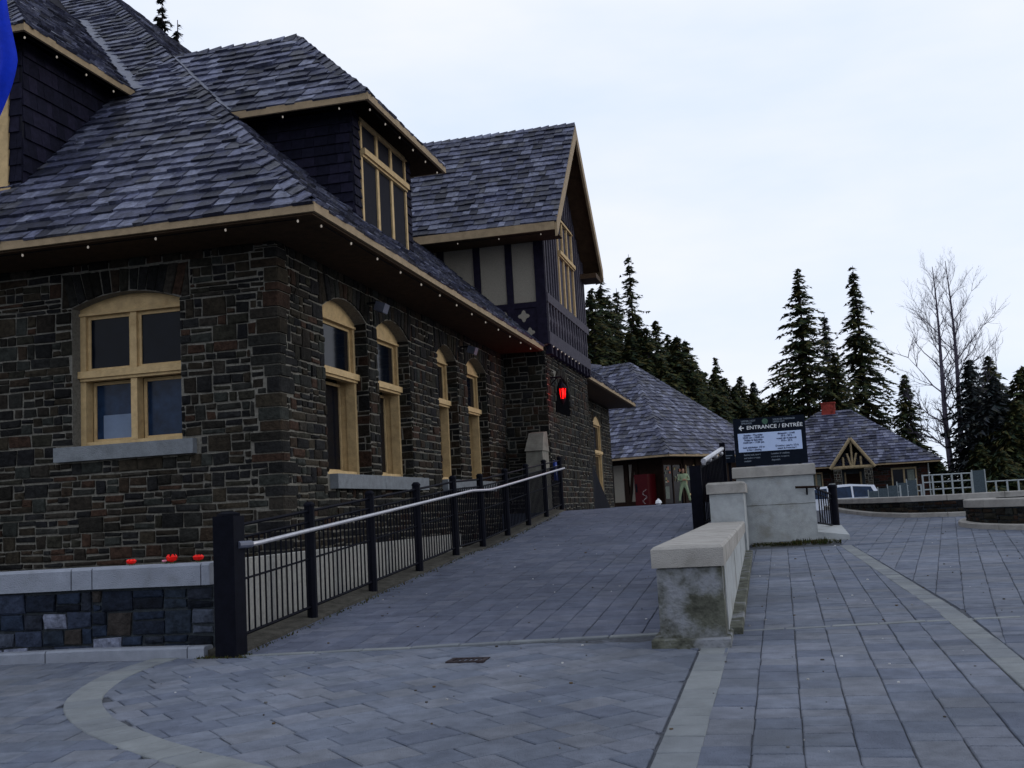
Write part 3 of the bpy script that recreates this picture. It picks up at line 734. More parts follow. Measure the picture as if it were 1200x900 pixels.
# barge boards, eave board, flat eave return
mb = MB(); mb.prism([(GX1 - .02, ny - .05, ez - .40), (GX1 + .04, ny - .05, ez - .40), (GX1 + .04, ny - .05, ez - .02), (GX1 - .02, ny - .05, ez - .02)], [(GX1 - .02, gy, ridge_z - .42), (GX1 + .04, gy, ridge_z - .42), (GX1 + .04, gy, ridge_z - .03), (GX1 - .02, gy, ridge_z - .03)]); obj('barge_board', mb, 'fascia', roofG)
mb = MB(); mb.prism([(GX1 - .02, fy + .05, fz - .40), (GX1 + .042, fy + .05, fz - .40), (GX1 + .042, fy + .05, fz - .02), (GX1 - .02, fy + .05, fz - .02)], [(GX1 - .02, gy + .002, ridge_z - .42), (GX1 + .042, gy + .002, ridge_z - .42), (GX1 + .042, gy + .002, ridge_z - .03), (GX1 - .02, gy + .002, ridge_z - .03)]); obj('barge_board', mb, 'fascia', roofG)
obj('eave_board', MB().box(GX0, ny - .08, ez - .24, GX1 - .022, ny - .03, ez - .04), 'fascia', roofG)
obj('eave_board', MB().box(GX0, fy + .03, fz - .24, GX1 - .022, fy + .08, fz - .04), 'fascia', roofG)
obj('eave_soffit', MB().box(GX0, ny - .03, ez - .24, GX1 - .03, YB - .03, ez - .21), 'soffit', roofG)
obj('eave_return', MB().box(XB + .1, 31.2, fz - .42, GX1 - .03, fy + .02, fz - .28), 'soffit', roofG)

# ---- main hip roof
SL = .95; EX, EY = -5.5, 12.53; YE = 43.5; XR = -15.9; ZR = EZ + SL * (EX - XR)
RZ0 = EZ
nf = Vector((0, -SL, 1)).normalized(); ns = Vector((SL, 0, 1)).normalized()
d_ = EX - XR
XL = 2 * XR - EX
mb = MB()
A_, B_, C_, D_ = Vector((EX, EY, EZ)), Vector((XL, EY, EZ)), Vector((XL, YE, EZ)), Vector((EX, YE, EZ))
R1, R2 = Vector((XR, EY + d_, ZR)), Vector((XR, YE - d_, ZR))
off = Vector((0, 0, -.125))
mb.add([A_, B_, C_, D_, R1, R2] + [p + off for p in (A_, B_, C_, D_, R1, R2)], [(0, 4, 1), (0, 3, 5, 4), (3, 2, 5), (1, 4, 5, 2), (7, 10, 6), (10, 11, 9, 6), (11, 8, 9), (8, 11, 10, 7), (0, 1, 7, 6), (1, 2, 8, 7), (2, 3, 9, 8), (3, 0, 6, 9)])
roofM = obj('main_roof', mb, 'deck', B)
kf = math.sqrt(1 + SL * SL)
# front slope shingles: clip by hip, by the left dormer walls and its roof
def onfront(x, z): return (EX - x, (z - EZ) / SL * kf)     # u grows to the left from the corner
u_dir, v_dir = (-1, 0, 0), (0, 1, SL)
LDX, LDY = -10.78, 13.85     # left dormer wall corner
LEX, LEY, LEZ = -10.42, 13.42, 9.22
slope_len = (10.0) * kf
reg1 = [(0, 0), (EX - LDX, 0), (EX - LDX, (EX - LDX) * kf)]
reg1 = [(-.05, -.05), (EX - LDX, -.05), (EX - LDX, (EX - LDX) * kf)]
z_hit = (LEZ - EZ) / SL * kf
sh = shingles((EX, EY, EZ), u_dir, v_dir, ccw([(-.04, -.07), (5.28, -.07), (5.28, 5.28 * kf)]), rs)
sh += shingles((EX, EY, EZ), u_dir, v_dir, ccw([(5.28, -.07), (9.5, -.07), (9.5, (LDY - EY) * kf), (5.28, (LDY - EY) * kf)]), rs)
# part of the front slope above the dormer valley
sh += shingles((EX, EY, EZ), u_dir, v_dir, ccw([(5.27, 4.05 * kf), (10.4, 9.2 * kf), (10.4, 10.4 * kf), (5.27, 5.27 * kf)]), rs)
mdy0, mdy1 = 16.52, 19.45
u2, v2 = (0, 1, 0), (-1, 0, SL)
side = []
side += shingles((EX, EY, EZ), u2, v2, ccw([(-.04, -.07), (mdy0 - EY, -.07), (mdy0 - EY, (mdy0 - EY) * kf)]), rs)
side += shingles((EX, EY, EZ), u2, v2, ccw([(mdy0 - EY, -.07), (YB - EY - .05, -.07), (YB - EY - .05, .97 * kf), (mdy0 - EY, .97 * kf)]), rs)
side += shingles((EX, EY, EZ), u2, v2, ccw([(mdy0 - EY, 1.0 * kf), (mdy0 - EY, 4.0 * kf), (4.0, 4.0 * kf), (1.5, 1.5 * kf)]), rs) if False else []
side += shingles((EX, EY, EZ), u2, v2, ccw([(mdy1 - EY, .97 * kf), (YB - EY - .05, .97 * kf), (YB - EY - .05, 6.6 * kf), (9.6, 6.6 * kf), (mdy1 - EY, 2.9 * kf)]), rs)
side += shingles((EX, EY, EZ), u2, v2, ccw([(mdy0 - EY, (mdy0 - EY) * kf), (mdy0 - EY, (mdy0 - EY - .55) * kf), (5.7, 5.24 * kf), (5.24, 5.24 * kf)]), rs)
side += shingles((EX, EY, EZ), u2, v2, ccw([(5.24, 5.24 * kf), (25.0, 5.24 * kf), (20.5, d_ * kf), (d_, d_ * kf)]), rs)
side += shingles((EX, EY, EZ), u2, v2, ccw([(YC2 - EY + .05, -.07), (YE - EY + .04, -.07), (YE - EY - 4, 4 * kf), (YC2 - EY + .05, 4 * kf)]), rs)
caps = hip_caps(A_ + Vector((0.03, -.03, .0)), A_ + Vector((-10.4, 10.4, 10.4 * SL)), (-1, -.0, 0), (0, 1, 0), rs, .27, .19)
caps = []
hd = Vector((-1, 1, SL)).normalized()
sA = Vector((-1, 0, 0)); sA = (sA - nf * sA.dot(nf)).normalized(); sB = Vector((0, 1, 0)); sB = (sB - ns * sB.dot(ns)).normalized()
caps = hip_caps(A_ + hd * .05 + Vector((0, 0, .0)), A_ + hd * (10.4 * math.sqrt(2 + SL * SL)), sA - hd * sA.dot(hd), sB - hd * sB.dot(hd), rs, .27, .2)
pieces('shingle', sh + side + caps, 'shingle', roofM, 200, 'small_shingles')
# fascia and soffit round the eaves
fm = 'fascia'
def fascia_run(p, q, parent, hgt=.15, th=.05, z=EZ - .16, out=(0, 0, 0), top=True):
    p, q, o_ = Vector(p), Vector(q), Vector(out)
    mb = MB().obox(p + Vector((0, 0, z)), q - p, o_ * th, Vector((0, 0, hgt))); return obj('fascia_board', mb, fm, parent)
fascia_run((EX + .05, EY, 0), (-26, EY, 0), roofM, .125, .05, EZ - .13, (0, -1, 0))
fascia_run((EX, EY, 0), (EX, YB - .06, 0), roofM, .125, .05, EZ - .13, (1, 0, 0))
fascia_run((EX, YC2 + .05, 0), (EX, YE, 0), roofM, .125, .05, EZ - .13, (1, 0, 0))
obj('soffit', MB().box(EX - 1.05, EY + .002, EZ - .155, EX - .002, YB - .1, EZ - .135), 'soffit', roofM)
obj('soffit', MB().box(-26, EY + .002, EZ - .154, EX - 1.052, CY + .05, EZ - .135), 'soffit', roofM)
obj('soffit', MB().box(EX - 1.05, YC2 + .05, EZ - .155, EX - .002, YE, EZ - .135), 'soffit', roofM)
# rest of the house: far wall with doors and windows beyond the gable block
FR_ = Frame((CX, YC2, 0), (0, 1, 0), (1, 0, 0))
far_op = [(4.3, 6.1, 1.65, 4.6, .25), (7.2, 9.0, 1.9, 4.7, .25)]
wallR = obj('far_wall', wall_backing(FR_, YE - .35 - YC2, .9, 5.45, far_op), 'mortar', B)
st = stones_for(FR_, YE - .35 - YC2, 4.1, 1.35, holes(far_op, .4), rs)
for o in far_op: st += voussoirs(FR_, o[0], o[1], o[3], o[4], o[3] + .4, rs, 9)
pieces('stone', st, 'stone', wallR, 30, 'small_stones')
for o in far_op: window(FR_, o, B, 1, 3.6, .06, low_rec=.03)
obj('rear_wall', MB().box(-25.3, 14.6, .2, -7.6, 42.5, 5.4), 'inside', B)

# ---- middle dormer
DM = obj('dormer', MB().box(-10.6, mdy0, 6.1, -6.5, mdy1, 8.42), 'deck', B)
FD1 = Frame((-6.5, mdy0, 0), (-1, 0, 0), (0, -1, 0)); FD2 = Frame((-6.5, mdy0, 0), (0, 1, 0), (1, 0, 0)); FD3 = Frame((-6.5, mdy1, 0), (-1, 0, 0), (0, 1, 0))
def wall_shingles(fr, w_, z0, z1, holes_=(), clipz=None, expo=.17):
    out = []; z = z0
    while z < z1:
        a = -rs.uniform(0, .2)
        while a < w_:
            ww = rs.uniform(.12, .26); x0, x1 = max(a, 0), min(a + ww, w_); a += ww
            if x1 - x0 < .02: continue
            for (p0, p1, q0, q1) in subtract((x0, x1, z, min(z + expo, z1)), holes_):
                poly = [(p0 + .002, q0), (p1 - .002, q0), (p1 - .002, q1), (p0 + .002, q1)]
                if clipz: poly = clip(poly, ccw(clipz))
                if not poly: continue
                mb = MB(); d0 = rs.uniform(.022, .032)
                mb.prism([fr.p(x, y, 0.0) for x, y in poly], [fr.p(x, y, .006 + d0 * (1 - (y - z) / expo)) for x, y in poly]); 
                if fr.u.cross(Vector((0, 0, 1))).dot(fr.n) < 0: mb.f = [tuple(reversed(f)) for f in mb.f]
                out.append(mb)
        z += expo
    return out
def tri_over_slope(w_): return [(0, EZ + SL * .9), (w_, EZ + SL * (.9 + w_)), (w_, 9), (0, 9)]
ws = wall_shingles(FD1, 4.0, 6.5, 8.42, clipz=[(0, 6.42), (2.2, 8.42 + .1), (0, 8.5)])
ws += wall_shingles(FD2, mdy1 - mdy0, 6.45, 8.42, [(.3, 2.62, 6.45, 8.42)])
pieces('wall_shingle', ws, 'sideshingle', DM, 90, 'small_wall_shingles')
ox, oy, oz = -6.02, 16.0, 8.45; hw = 2.05; cyD = oy + hw
rD = 1.04; rzD = oz + hw * rD; rxD = ox - hw * 1.02
mb = MB(); P0, P1 = Vector((ox, oy, oz)), Vector((ox, oy + 2 * hw, oz)); RD = Vector((rxD, cyD, rzD)); xb0, xbR = EX - (oz - EZ) / SL, EX - (rzD - EZ) / SL
Q0, Q1, QR = Vector((xb0 - .3, oy, oz)), Vector((xb0 - .3, oy + 2 * hw, oz)), Vector((xbR - .3, cyD, rzD))
off = Vector((0, 0, -.12)); 
vs = [P0, P1, RD, QR, Q0, Q1]; mb.add(vs + [v_ + off for v_ in vs], [(0, 1, 2), (0, 2, 3, 4), (1, 5, 3, 2), (6, 8, 7), (6, 10, 9, 8), (7, 8, 9, 11), (0, 6, 7, 1), (0, 4, 10, 6), (1, 7, 11, 5)])
roofD = obj('dormer_roof', mb, 'soffit', B)
kd = math.hypot(1, rD); Ls = xb0
sh = shingles(P0, (-1, 0, 0), (0, 1, rD), ccw([(-.03, -.06), (ox - xb0 + .1, -.06), (ox - xbR + .12, hw * kd), (ox - rxD, hw * kd)]), rs)
sh += shingles(P1, (-1, 0, 0), (0, -1, rD), ccw([(-.03, -.06), (ox - xb0 + .1, -.06), (ox - xbR + .12, hw * kd), (ox - rxD, hw * kd)]), rs)
kx = math.hypot(ox - rxD, rzD - oz); sh += shingles(P0, (0, 1, 0), Vector((rxD - ox, 0, rzD - oz)), ccw([(-.05, -.06), (2 * hw + .05, -.06), (hw, kx)]), rs)
h1 = (RD - P0); 
def caps_for(p, q, n1, n2, **k):
    """cap slabs for the edge p-q shared by planes with normals n1, n2"""
    d = (Vector(q) - Vector(p)).normalized(); n1, n2 = Vector(n1).normalized(), Vector(n2).normalized()
    a = d.cross(n1); b = d.cross(n2)
    if a.z > 0: a = -a
    if b.z > 0: b = -b
    if a.dot(n2) > 0 and abs(a.dot(n2)) > 1e-6: a = -a
    if b.dot(n1) > 0 and abs(b.dot(n1)) > 1e-6: b = -b
    return hip_caps(p, q, a, b, rs, **k)
nN = Vector((0, -rD, 1)); nS = Vector((0, rD, 1)); nX = Vector((rzD - oz, 0, ox - rxD))
sh += caps_for(P0, RD, nN, nX, expo=.26, w=.16) + caps_for(P1, RD, nS, nX, expo=.26, w=.16) + caps_for(RD, QR + Vector((.3, 0, 0)), nN, nS, expo=.26, w=.16)
pieces('shingle', sh, 'shingle', roofD, 90, 'small_shingles')
mb = MB().box(ox, oy - .05, oz - .13, ox + .05, oy + 2 * hw + .05, oz - .01); obj('fascia_board', mb, 'fascia', roofD)
obj('fascia_board', MB().box(xb0 - .1, oy - .05, oz - .131, ox - .002, oy, oz - .012), 'fascia', roofD)
obj('fascia_board', MB().box(xb0 - .1, oy + 2 * hw, oz - .131, ox - .002, oy + 2 * hw + .05, oz - .012), 'fascia', roofD)
# three light window with top lights
wd = window(F_ := Frame((-6.5, mdy0, 0), (0, 1, 0), (1, 0, 0)), (.32, 2.62, 6.45, 8.40, .001), B, 3, 7.80, -.03, low_rec=.10, name='dormer_window', fw=.07)
for i in (0, 2): obj('red_sash', fbox(F_, .45 + i * .75 , .52 + i * .75, 6.6, 7.66, -.20, -.02), 'redtrim', wd)
obj('curtain', fbox(F_, 1.27, 1.62, 6.6, 7.6, -.16, -.14), 'curtain', wd)
# metal valley flashings
def flashing(p, q, wdt, nrm):
    p, q = Vector(p), Vector(q); d = (q - p).normalized(); n = Vector(nrm).normalized(); s_ = d.cross(n).normalized() * wdt / 2
    return MB().prism([p - s_, q - s_, q + s_, p + s_], [p - s_ + n * .02, q - s_ + n * .02, q + s_ + n * .02, p + s_ + n * .02])
obj('valley_flashing', flashing(Vector((xb0 + .0, oy, oz)) + ns * .05, Vector((xbR, cyD, rzD)) + ns * .05, .26, ns + Vector((0, -.4, 0))), 'flash', roofM)

# ---- left dormer
obj('dormer', MB().box(-17.3, LDY, 6.5, LDX, 18.5, LEZ - .02), 'deck', B); DL = bpy.data.objects['dormer.001']
FL1 = Frame((LDX, LDY, 0), (0, 1, 0), (1, 0, 0)); FL2 = Frame((LDX, LDY, 0), (-1, 0, 0), (0, -1, 0))
ws = wall_shingles(FL1, 2.7, 6.6, LEZ - .02, clipz=[(-.01, EZ + SL * (LDY - EY) - .1), (2.6, LEZ), (-.01, LEZ)], expo=.26)
ws += wall_shingles(FL2, .22, 6.7, LEZ - .02, expo=.26)
pieces('wall_shingle', ws, 'sideshingle', DL, 60, 'small_wall_shingles')
mb = MB(); fbox(FL2, .22, .36, 6.85, 8.9, -.02, .05, mb); fbox(FL2, .14, 2.4, 6.76, 6.85, -.02, .10, mb); fbox(FL2, .22, 2.4, 8.9, 9.0, -.02, .05, mb); wl = obj('dormer_window', mb, 'trim', B)
obj('pane', fbox(FL2, .36, 2.4, 6.85, 8.9, -.01, .01), 'glass', wl)
hwL = 3.7; cxL = LEX - hwL; rzL = LEZ + hwL * SL
K0, K1 = Vector((LEX, LEY, LEZ)), Vector((LEX - 2 * hwL, LEY, LEZ)); KR = Vector((cxL, LEY + hwL, rzL))
yb0, ybR = EY + (LEZ - EZ) / SL, EY + (rzL - EZ) / SL
G0, G1, GR = Vector((LEX, yb0 + .3, LEZ)), Vector((LEX - 2 * hwL, yb0 + .3, LEZ)), Vector((cxL, ybR + .3, rzL))
vs = [K0, K1, KR, GR, G0, G1]; mb = MB().add(vs + [v_ + off for v_ in vs], [(0, 2, 1), (0, 4, 3, 2), (1, 2, 3, 5), (6, 7, 8), (6, 8, 9, 10), (7, 11, 9, 8), (0, 1, 7, 6), (0, 6, 10, 4), (1, 5, 11, 7)])
roofL = obj('dormer_roof', mb, 'soffit', B)
sh = shingles(K0, (0, 1, 0), (-1, 0, SL), ccw([(-.03, -.06), (yb0 - LEY + .05, -.06), (ybR - LEY + .1, hwL * kf), (hwL, hwL * kf)]), rs)
sh += shingles(K0, (-1, 0, 0), (0, 1, SL), ccw([(-.05, -.06), (2 * hwL, -.06), (hwL, hwL * kf)]), rs)
sh += caps_for(K0, KR, Vector((SL, 0, 1)), Vector((0, -SL, 1)), expo=.27, w=.17)
pieces('shingle', sh, 'shingle', roofL, 50, 'small_shingles')
obj('fascia_board', MB().box(LEX, LEY - .05, LEZ - .13, LEX + .045, yb0 + .02, LEZ - .01), 'fascia', roofL)
obj('fascia_board', MB().box(LEX - 7.4, LEY - .052, LEZ - .132, LEX - .002, LEY, LEZ - .012), 'fascia', roofL)
obj('valley_flashing', flashing(Vector((LEX, yb0, LEZ)) + nf * .05, Vector((cxL, ybR, rzL)) + nf * .05, .34, nf + Vector((.3, 0, 0))), 'flash', roofM)

# ---- fairy lights and lamps under the eaves
def light_string(label, pts):
    t = thing('light_string', label, 'string lights', pts[0], 'strings of bulbs under the eaves')
    obj('wire', MB().tube(pts, .006, 4), 'black', t)
    for p in pts: obj('bulb', MB().lathe((p[0], p[1], p[2] - .045), [(.005, 0), (.012, .008), (.015, .020), (.008, .038)], 8), 'bulb', t)
light_string('string of small bulbs under the front eave of the stone building', [(-5.75 - 1.02 * k, EY + .10, EZ - .165) for k in range(9)])
light_string('string of small bulbs under the long eave above the four tall windows', [(EX - .08, EY + .45 + 1.02 * k, EZ - .165) for k in range(13)])
light_string('string of small bulbs under the front eave of the three light dormer', [(ox - .06, oy + .3 + .72 * k, oz - .15) for k in range(6)])
light_string('string of small bulbs under the near side eave of the three light dormer', [(ox - .5 - 1.0 * k, oy + .06, oz - .15) for k in range(3)])
light_string('string of small bulbs under the eave of the leftmost dormer', [(LEX - .06, LEY + .1 + .75 * k, LEZ - .15) for k in range(4)])
light_string('string of small bulbs under the eave of the timbered gable', [(GX1 - .4 - 1.05 * k, ny + .08, ez - .26) for k in range(4)])
light_string('row of small bulbs under the timbered gable balcony panel', [(XB + .2, YB + .1 + .5 * k, 5.62) for k in range(8)])
for (y_, lab) in ((16.9, 'small grey floodlight under the long eave above the first tall window'), (22.4, 'small grey floodlight under the long eave above the third tall window')):
    t = thing('floodlight', lab, 'floodlight', (-6.4, y_, 5.1), 'floodlights under the eave')
    obj('bracket', MB().bar((-6.52, y_, 5.18), (-6.32, y_, 5.18), .02), 'black', t)
    obj('lamp_head', MB().obox((-6.34, y_ - .11, 5.05), (.16, 0, -.06), (0, .22, 0), (.05, 0, .14)), 'flash', t)
    obj('lens', MB().obox((-6.30, y_ - .09, 5.035), (.12, 0, -.045), (0, .18, 0), (-.004, 0, -.012)), 'lens', t)

# red lantern in the arched niche
t = thing('wall_lantern', 'wall lantern glowing red by the arched niche of the stone block', 'lantern', (-5.2, 26.5, 4.2))
lc = (-5.12, 26.5)
obj('bracket', MB().bar((-5.42, 26.5, 4.86), (-5.12, 26.5, 4.86), .02).bar((-5.42, 26.5, 4.66), (-5.22, 26.5, 4.86), .015).bar((-5.12, 26.5, 4.86), (-5.12, 26.5, 4.74), .012), 'black', t)
obj('lantern_roof', MB().lathe((lc[0], lc[1], 4.56), [(.14, 0), (.10, .07), (.03, .14), (.02, .18)], 8), 'black', t)
obj('lantern_glass', MB().lathe((lc[0], lc[1], 4.30), [(.06, 0), (.085, .10), (.095, .26)], 8), 'redglow', t)
for k in range(8): a = k * math.pi / 4; obj('lantern_bar', MB().bar((lc[0] + .07 * math.cos(a), lc[1] + .07 * math.sin(a), 4.30), (lc[0] + .105 * math.cos(a), lc[1] + .105 * math.sin(a), 4.56), .016, 4), 'black', t)
obj('lantern_base', MB().lathe((lc[0], lc[1], 4.16), [(.02, 0), (.06, .08), (.08, .14)], 8), 'black', t)
pl = bpy.data.lights.new('lantern_light', 'POINT'); pl.energy = 12; pl.color = (1, .05, .03); pl.shadow_soft_size = .1
po = bpy.data.objects.new('lantern_light', pl); COL.objects.link(po); po.location = (-4.95, 26.3, 4.42)
# flagpole and drooping flag
t = thing('flag', 'blue flag with a yellow green emblem hanging limp at the left corner', 'flag', (-5.78, 6.3, .34))
obj('pole', MB().bar((-5.80, 6.3, .3), (-5.80, 6.3, 7.2), .045, 10, .03), 'whitemetal', t)
mb = MB(); nu, nv = 26, 40; W_ = .90
for j in range(nv + 1):
    z = 6.6 - (6.6 - 4.62) * j / nv
    for i in range(nu + 1):
        s_ = i / nu; lim = 1 - .12 * (j / nv) ** 2 if j < nv * .8 else 1 - .08 - .18 * (j / nv - .8) * 5 * s_
        x = -5.76 + W_ * s_ * lim * (.93 + .07 * math.sin(j * .21 + 1)); y = 6.3 + .075 * math.sin(s_ * 17 + j * .06) * (.3 + .7 * s_) + .03 * math.sin(s_ * 7 - j * .1)
        mb.v.append((x + .012 * math.sin(j * .4), y, z - .10 * s_ * (1 + .4 * math.sin(s_ * 9))))
for j in range(nv):
    for i in range(nu): k = j * (nu + 1) + i; mb.f.append((k, k + 1, k + nu + 2, k + nu + 1))
fl = obj('cloth', mb, 'flag', t, smooth=True); 
fm_ = fl.data; fm_.materials.append(M['flagem'])
for p in fm_.polygons:
    i, j = p.index % nu, p.index // nu
    if ((i - nu * .80) / 2.6) ** 2 + ((j - nv * .52) / 5.0) ** 2 < 1: p.material_index = 1
sm = fl.modifiers.new('thickness', 'SOLIDIFY'); sm.thickness = .004

# ================================================================== RAMP RAILING
t = thing('ramp_railing', 'long black metal railing with a pale handrail up the left side of the ramp', 'railing', (-5.0, 9.25, .43))
PY = [9.25, 11.04, 12.84, 14.64, 16.42, 18.0, 19.75, 21.5, 23.25, 25.0]
RX = -5.0
zt = lambda y: z_ramp(0, y) + 1.20
for i, y in enumerate(PY):
    if i == 0:
        p = obj('post', MB().prism([(RX - .105, y - .105, .38), (RX + .105, y - .105, .38), (RX + .105, y + .105, .38), (RX - .105, y + .105, .38)], [(RX - .105, y - .105, 1.70), (RX + .105, y - .105, 1.70), (RX + .105, y + .105, 1.70), (RX - .105, y + .105, 1.70)], lid=True).lathe((RX, y, 1.70), [(.12, 0), (.12, .02), (.06, .04)], 4), 'black', t, label='thick square end post')
        obj('handrail_boss', MB().bar((RX + .1, y - .02, 1.43), (RX + .14, y + .16, 1.43), .035, 10), 'flash', p)
    else:
        z0 = z_ramp(0, y); obj('post', MB().bar((RX, y, z0 - .05), (RX, y, zt(y) + .02), .056, 8).lathe((RX, y, zt(y) + .02), [(.066, 0), (.066, .02), (.035, .05)], 8), 'black', t)
for i in range(len(PY) - 1):
    y0, y1 = PY[i] + .05, PY[i + 1] - .05
    for nm, dz, r in (('top_rail', 1.17, .016), ('upper_rail', 1.05, .013), ('middle_rail', .66, .011), ('bottom_rail', .15, .016)):
        obj(nm, MB().bar((RX, y0, z_ramp(0, y0) + dz), (RX, y1, z_ramp(0, y1) + dz), r, 4), 'black', t)
    n_ = 14
    for k in range(1, n_ + 1):
        y = PY[i] + (PY[i + 1] - PY[i]) * k / (n_ + 1); z0 = z_ramp(0, y)
        obj('baluster', MB().bar((RX, y, z0 + .15), (RX, y, z0 + 1.05), .0095, 6), 'black', t)
hp = [(RX + .13, 9.33, 1.425), (RX + .13, 9.6, 1.435)] + [(RX + .13, y, z_ramp(0, y) + .985) for y in (10.5, 12, 14, 16, 16.9, 17.1, 18.1, 18.4, 20, 22, 24, 24.9)]
obj('handrail', MB().tube(hp, .022, 8), 'railcap', t, smooth=True)
for y in PY[1:]: obj('handrail_bracket', MB().bar((RX, y, z_ramp(0, y) + .93), (RX + .13, y, z_ramp(0, y) + .97), .01, 4), 'black', t)
t2 = thing('ramp_kerb', 'low stained concrete kerb under the black ramp railing', 'kerb', (-5.1, 17, .95))
for y0, y1 in zip(PY, PY[1:]):
    mb = MB(); a, b = z_ramp(0, y0) + .03, z_ramp(0, y1) + .03
    mb.prism([(-5.24, y0 + .006, a - .35), (-4.93, y0 + .006, a - .35), (-4.93, y1 - .006, b - .35), (-5.24, y1 - .006, b - .35)], [(-5.24, y0 + .006, a + .03), (-4.94, y0 + .006, a), (-4.94, y1 - .006, b), (-5.24, y1 - .006, b + .03)]); obj('kerb_stone', mb, 'kerbstone', t2)
# light rendered wall behind the railing
t = thing('area_wall', 'low pale concrete wall between the black ramp railing and the stone building', 'wall', (-5.45, 13.6, .4))
for k in range(5):
    y0 = 9.52 + k * 1.72; obj('wall_panel', MB().box(-5.56, y0 + .004, .2, -5.40, y0 + 1.716, 1.27), 'area', t)
obj('soil_bed', MB().box(-9, 9.5, .3, -5.57, 13.6, 1.0), 'soil', None, kind='structure'); obj('soil_bed', MB().box(-6.6, 13.45, .3, -5.57, 18.2, .9), 'soil', None, kind='structure')

# ================================================================== PLANTER WALLS (curved or straight paths)
def path_frames(pts):
    out = []
    for (x0, y0), (x1, y1) in zip(pts, pts[1:]):
        d = Vector((x1 - x0, y1 - y0, 0)); n = Vector((d.y, -d.x, 0)).normalized(); out.append((Frame((x0, y0, 0), d, n), d.length))
    return out
def planter(label, pts, gz, top, th, capm, stonem, mortarm, limit, caplen=1.1, caph=.19, kerb=.10, hs=(.10, .15, .2), ws=(.16, .42)):
    """wall whose outer face follows pts (outward normal to the right of the path)"""
    t = thing('planter_wall', label, 'planter', (pts[0][0], pts[0][1], gz(*pts[0])))
    core, st = MB(), []
    for fr, ln in path_frames(pts):
        g0 = gz(fr.o.x, fr.o.y) - .15
        fr.box(core, 0, ln, g0, top - caph, -th, -.02)
        st += stones_for(fr, ln, top - caph - g0 - .02, g0, [], rs, hs=hs, ws=ws, gap=.009)
    obj('wall_core', core, mortarm, t)
    pieces('stone', st, stonem, t, limit, 'small_stones')
    # cap and kerb follow the path in blocks
    acc = [0]
    for (x0, y0), (x1, y1) in zip(pts, pts[1:]): acc.append(acc[-1] + math.hypot(x1 - x0, y1 - y0))
    nr = []
    for i in range(len(pts)):
        a_, b_ = pts[max(i - 1, 0)], pts[min(i + 1, len(pts) - 1)]; d = math.hypot(b_[0] - a_[0], b_[1] - a_[1]); nr.append(((b_[1] - a_[1]) / d, -(b_[0] - a_[0]) / d))
    def at(s, o):
        s = max(0, min(acc[-1] - 1e-6, s)); i = max(j for j in range(len(acc) - 1) if acc[j] <= s); f = (s - acc[i]) / (acc[i + 1] - acc[i])
        x = pts[i][0] + (pts[i + 1][0] - pts[i][0]) * f; y = pts[i][1] + (pts[i + 1][1] - pts[i][1]) * f
        nx = nr[i][0] + (nr[i + 1][0] - nr[i][0]) * f; ny_ = nr[i][1] + (nr[i + 1][1] - nr[i][1]) * f; return (x + nx * o, y + ny_ * o)
    def blocks(nm, cuts, o0, o1, zf0, zf1, m, g=.006):
        for s0, s1 in zip(cuts, cuts[1:]):
            n = max(1, int((s1 - s0) / .35)); ss = [s0 + g + (s1 - s0 - 2 * g) * k / n for k in range(n + 1)]
            mb = MB(); b_ = .018
            for k, s in enumerate(ss):
                p, q = at(s, o0), at(s, o1); pb, qb = at(s, o0 + b_), at(s, o1 - b_); pg = at(s, 0); z0, z1 = zf0(*pg), zf1(*pg)
                mb.v += [(*p, z0), (*q, z0), (*q, z1 - b_), (*qb, z1), (*pb, z1), (*p, z1 - b_)]
            for k in range(n):
                for e in range(6): mb.f.append((k * 6 + e, k * 6 + (e + 1) % 6, k * 6 + 6 + (e + 1) % 6, k * 6 + 6 + e))
            mb.f += [(5, 4, 3, 2, 1, 0), tuple(n * 6 + e for e in range(6))]
            obj(nm, mb, m, t)
    def cuts(Lb, first=None):
        c = [0.] if first is None else list(first)
        while c[-1] < acc[-1] - Lb * .6: c.append(min(acc[-1], c[-1] + Lb * rs.uniform(.85, 1.15)))
        if c[-1] < acc[-1] - 1e-3: c.append(acc[-1])
        return c
    blocks('cap_stone', cuts(caplen, [0, 1.3, 2.53, 2.74, 3.90, 3.99] if 'blue grey' in label else None), -th - .05, .05, lambda x, y: top - caph, lambda x, y: top, capm)
    blocks('kerb_stone', cuts(1.3), .0, .17, lambda x, y: gz(x, y) - .1, lambda x, y: gz(x, y) + kerb, capm)
    return t
planter('low rubble stone planter wall with grey caps at the left of the black end post', [(-5.20, 9.40), (-6.5, 9.40), (-9.2, 9.0)][::-1][::-1] and [(-5.20, 9.36), (-6.52, 9.36), (-9.2, 8.95)], z_plaza, 1.275, .34, 'cap', 'stone_blue', 'mortar_dark', 60, 1.4, .20, .095) if False else None
def rev_path(p): return list(reversed(p))
# outward normal must face the camera, so the path runs from left to right
LP = [(-9.2, 8.95), (-6.52, 9.36), (-5.24, 9.36)]
t = planter('low blue grey rubble planter wall with thick grey caps beside the black end post', LP, z_plaza, 1.275, .34, 'cap', 'stone_blue', 'mortar_dark', 70, 1.25, .20, .095, hs=(.12, .17, .22), ws=(.2, .42))
a = [(1.35, 35), (1.45, 32.6), (1.75, 30.4), (2.2, 28.4), (2.8, 27.15), (3.8, 26.6), (5.2, 26.7), (7.0, 27.6)]
planter('curved rubble planter wall with a pale cap behind the nearer one at the right', a, z_plaza, 1.45, .4, 'capbrown', 'stone', 'mortar_dark', 60, 1.3, .13, .10, hs=(.07, .10, .12), ws=(.12, .3))
a = [(5.8 + 2.35 * math.cos(th_), 22.9 + 2.35 * math.sin(th_)) for th_ in [math.radians(150 + k * 12) for k in range(14)]]
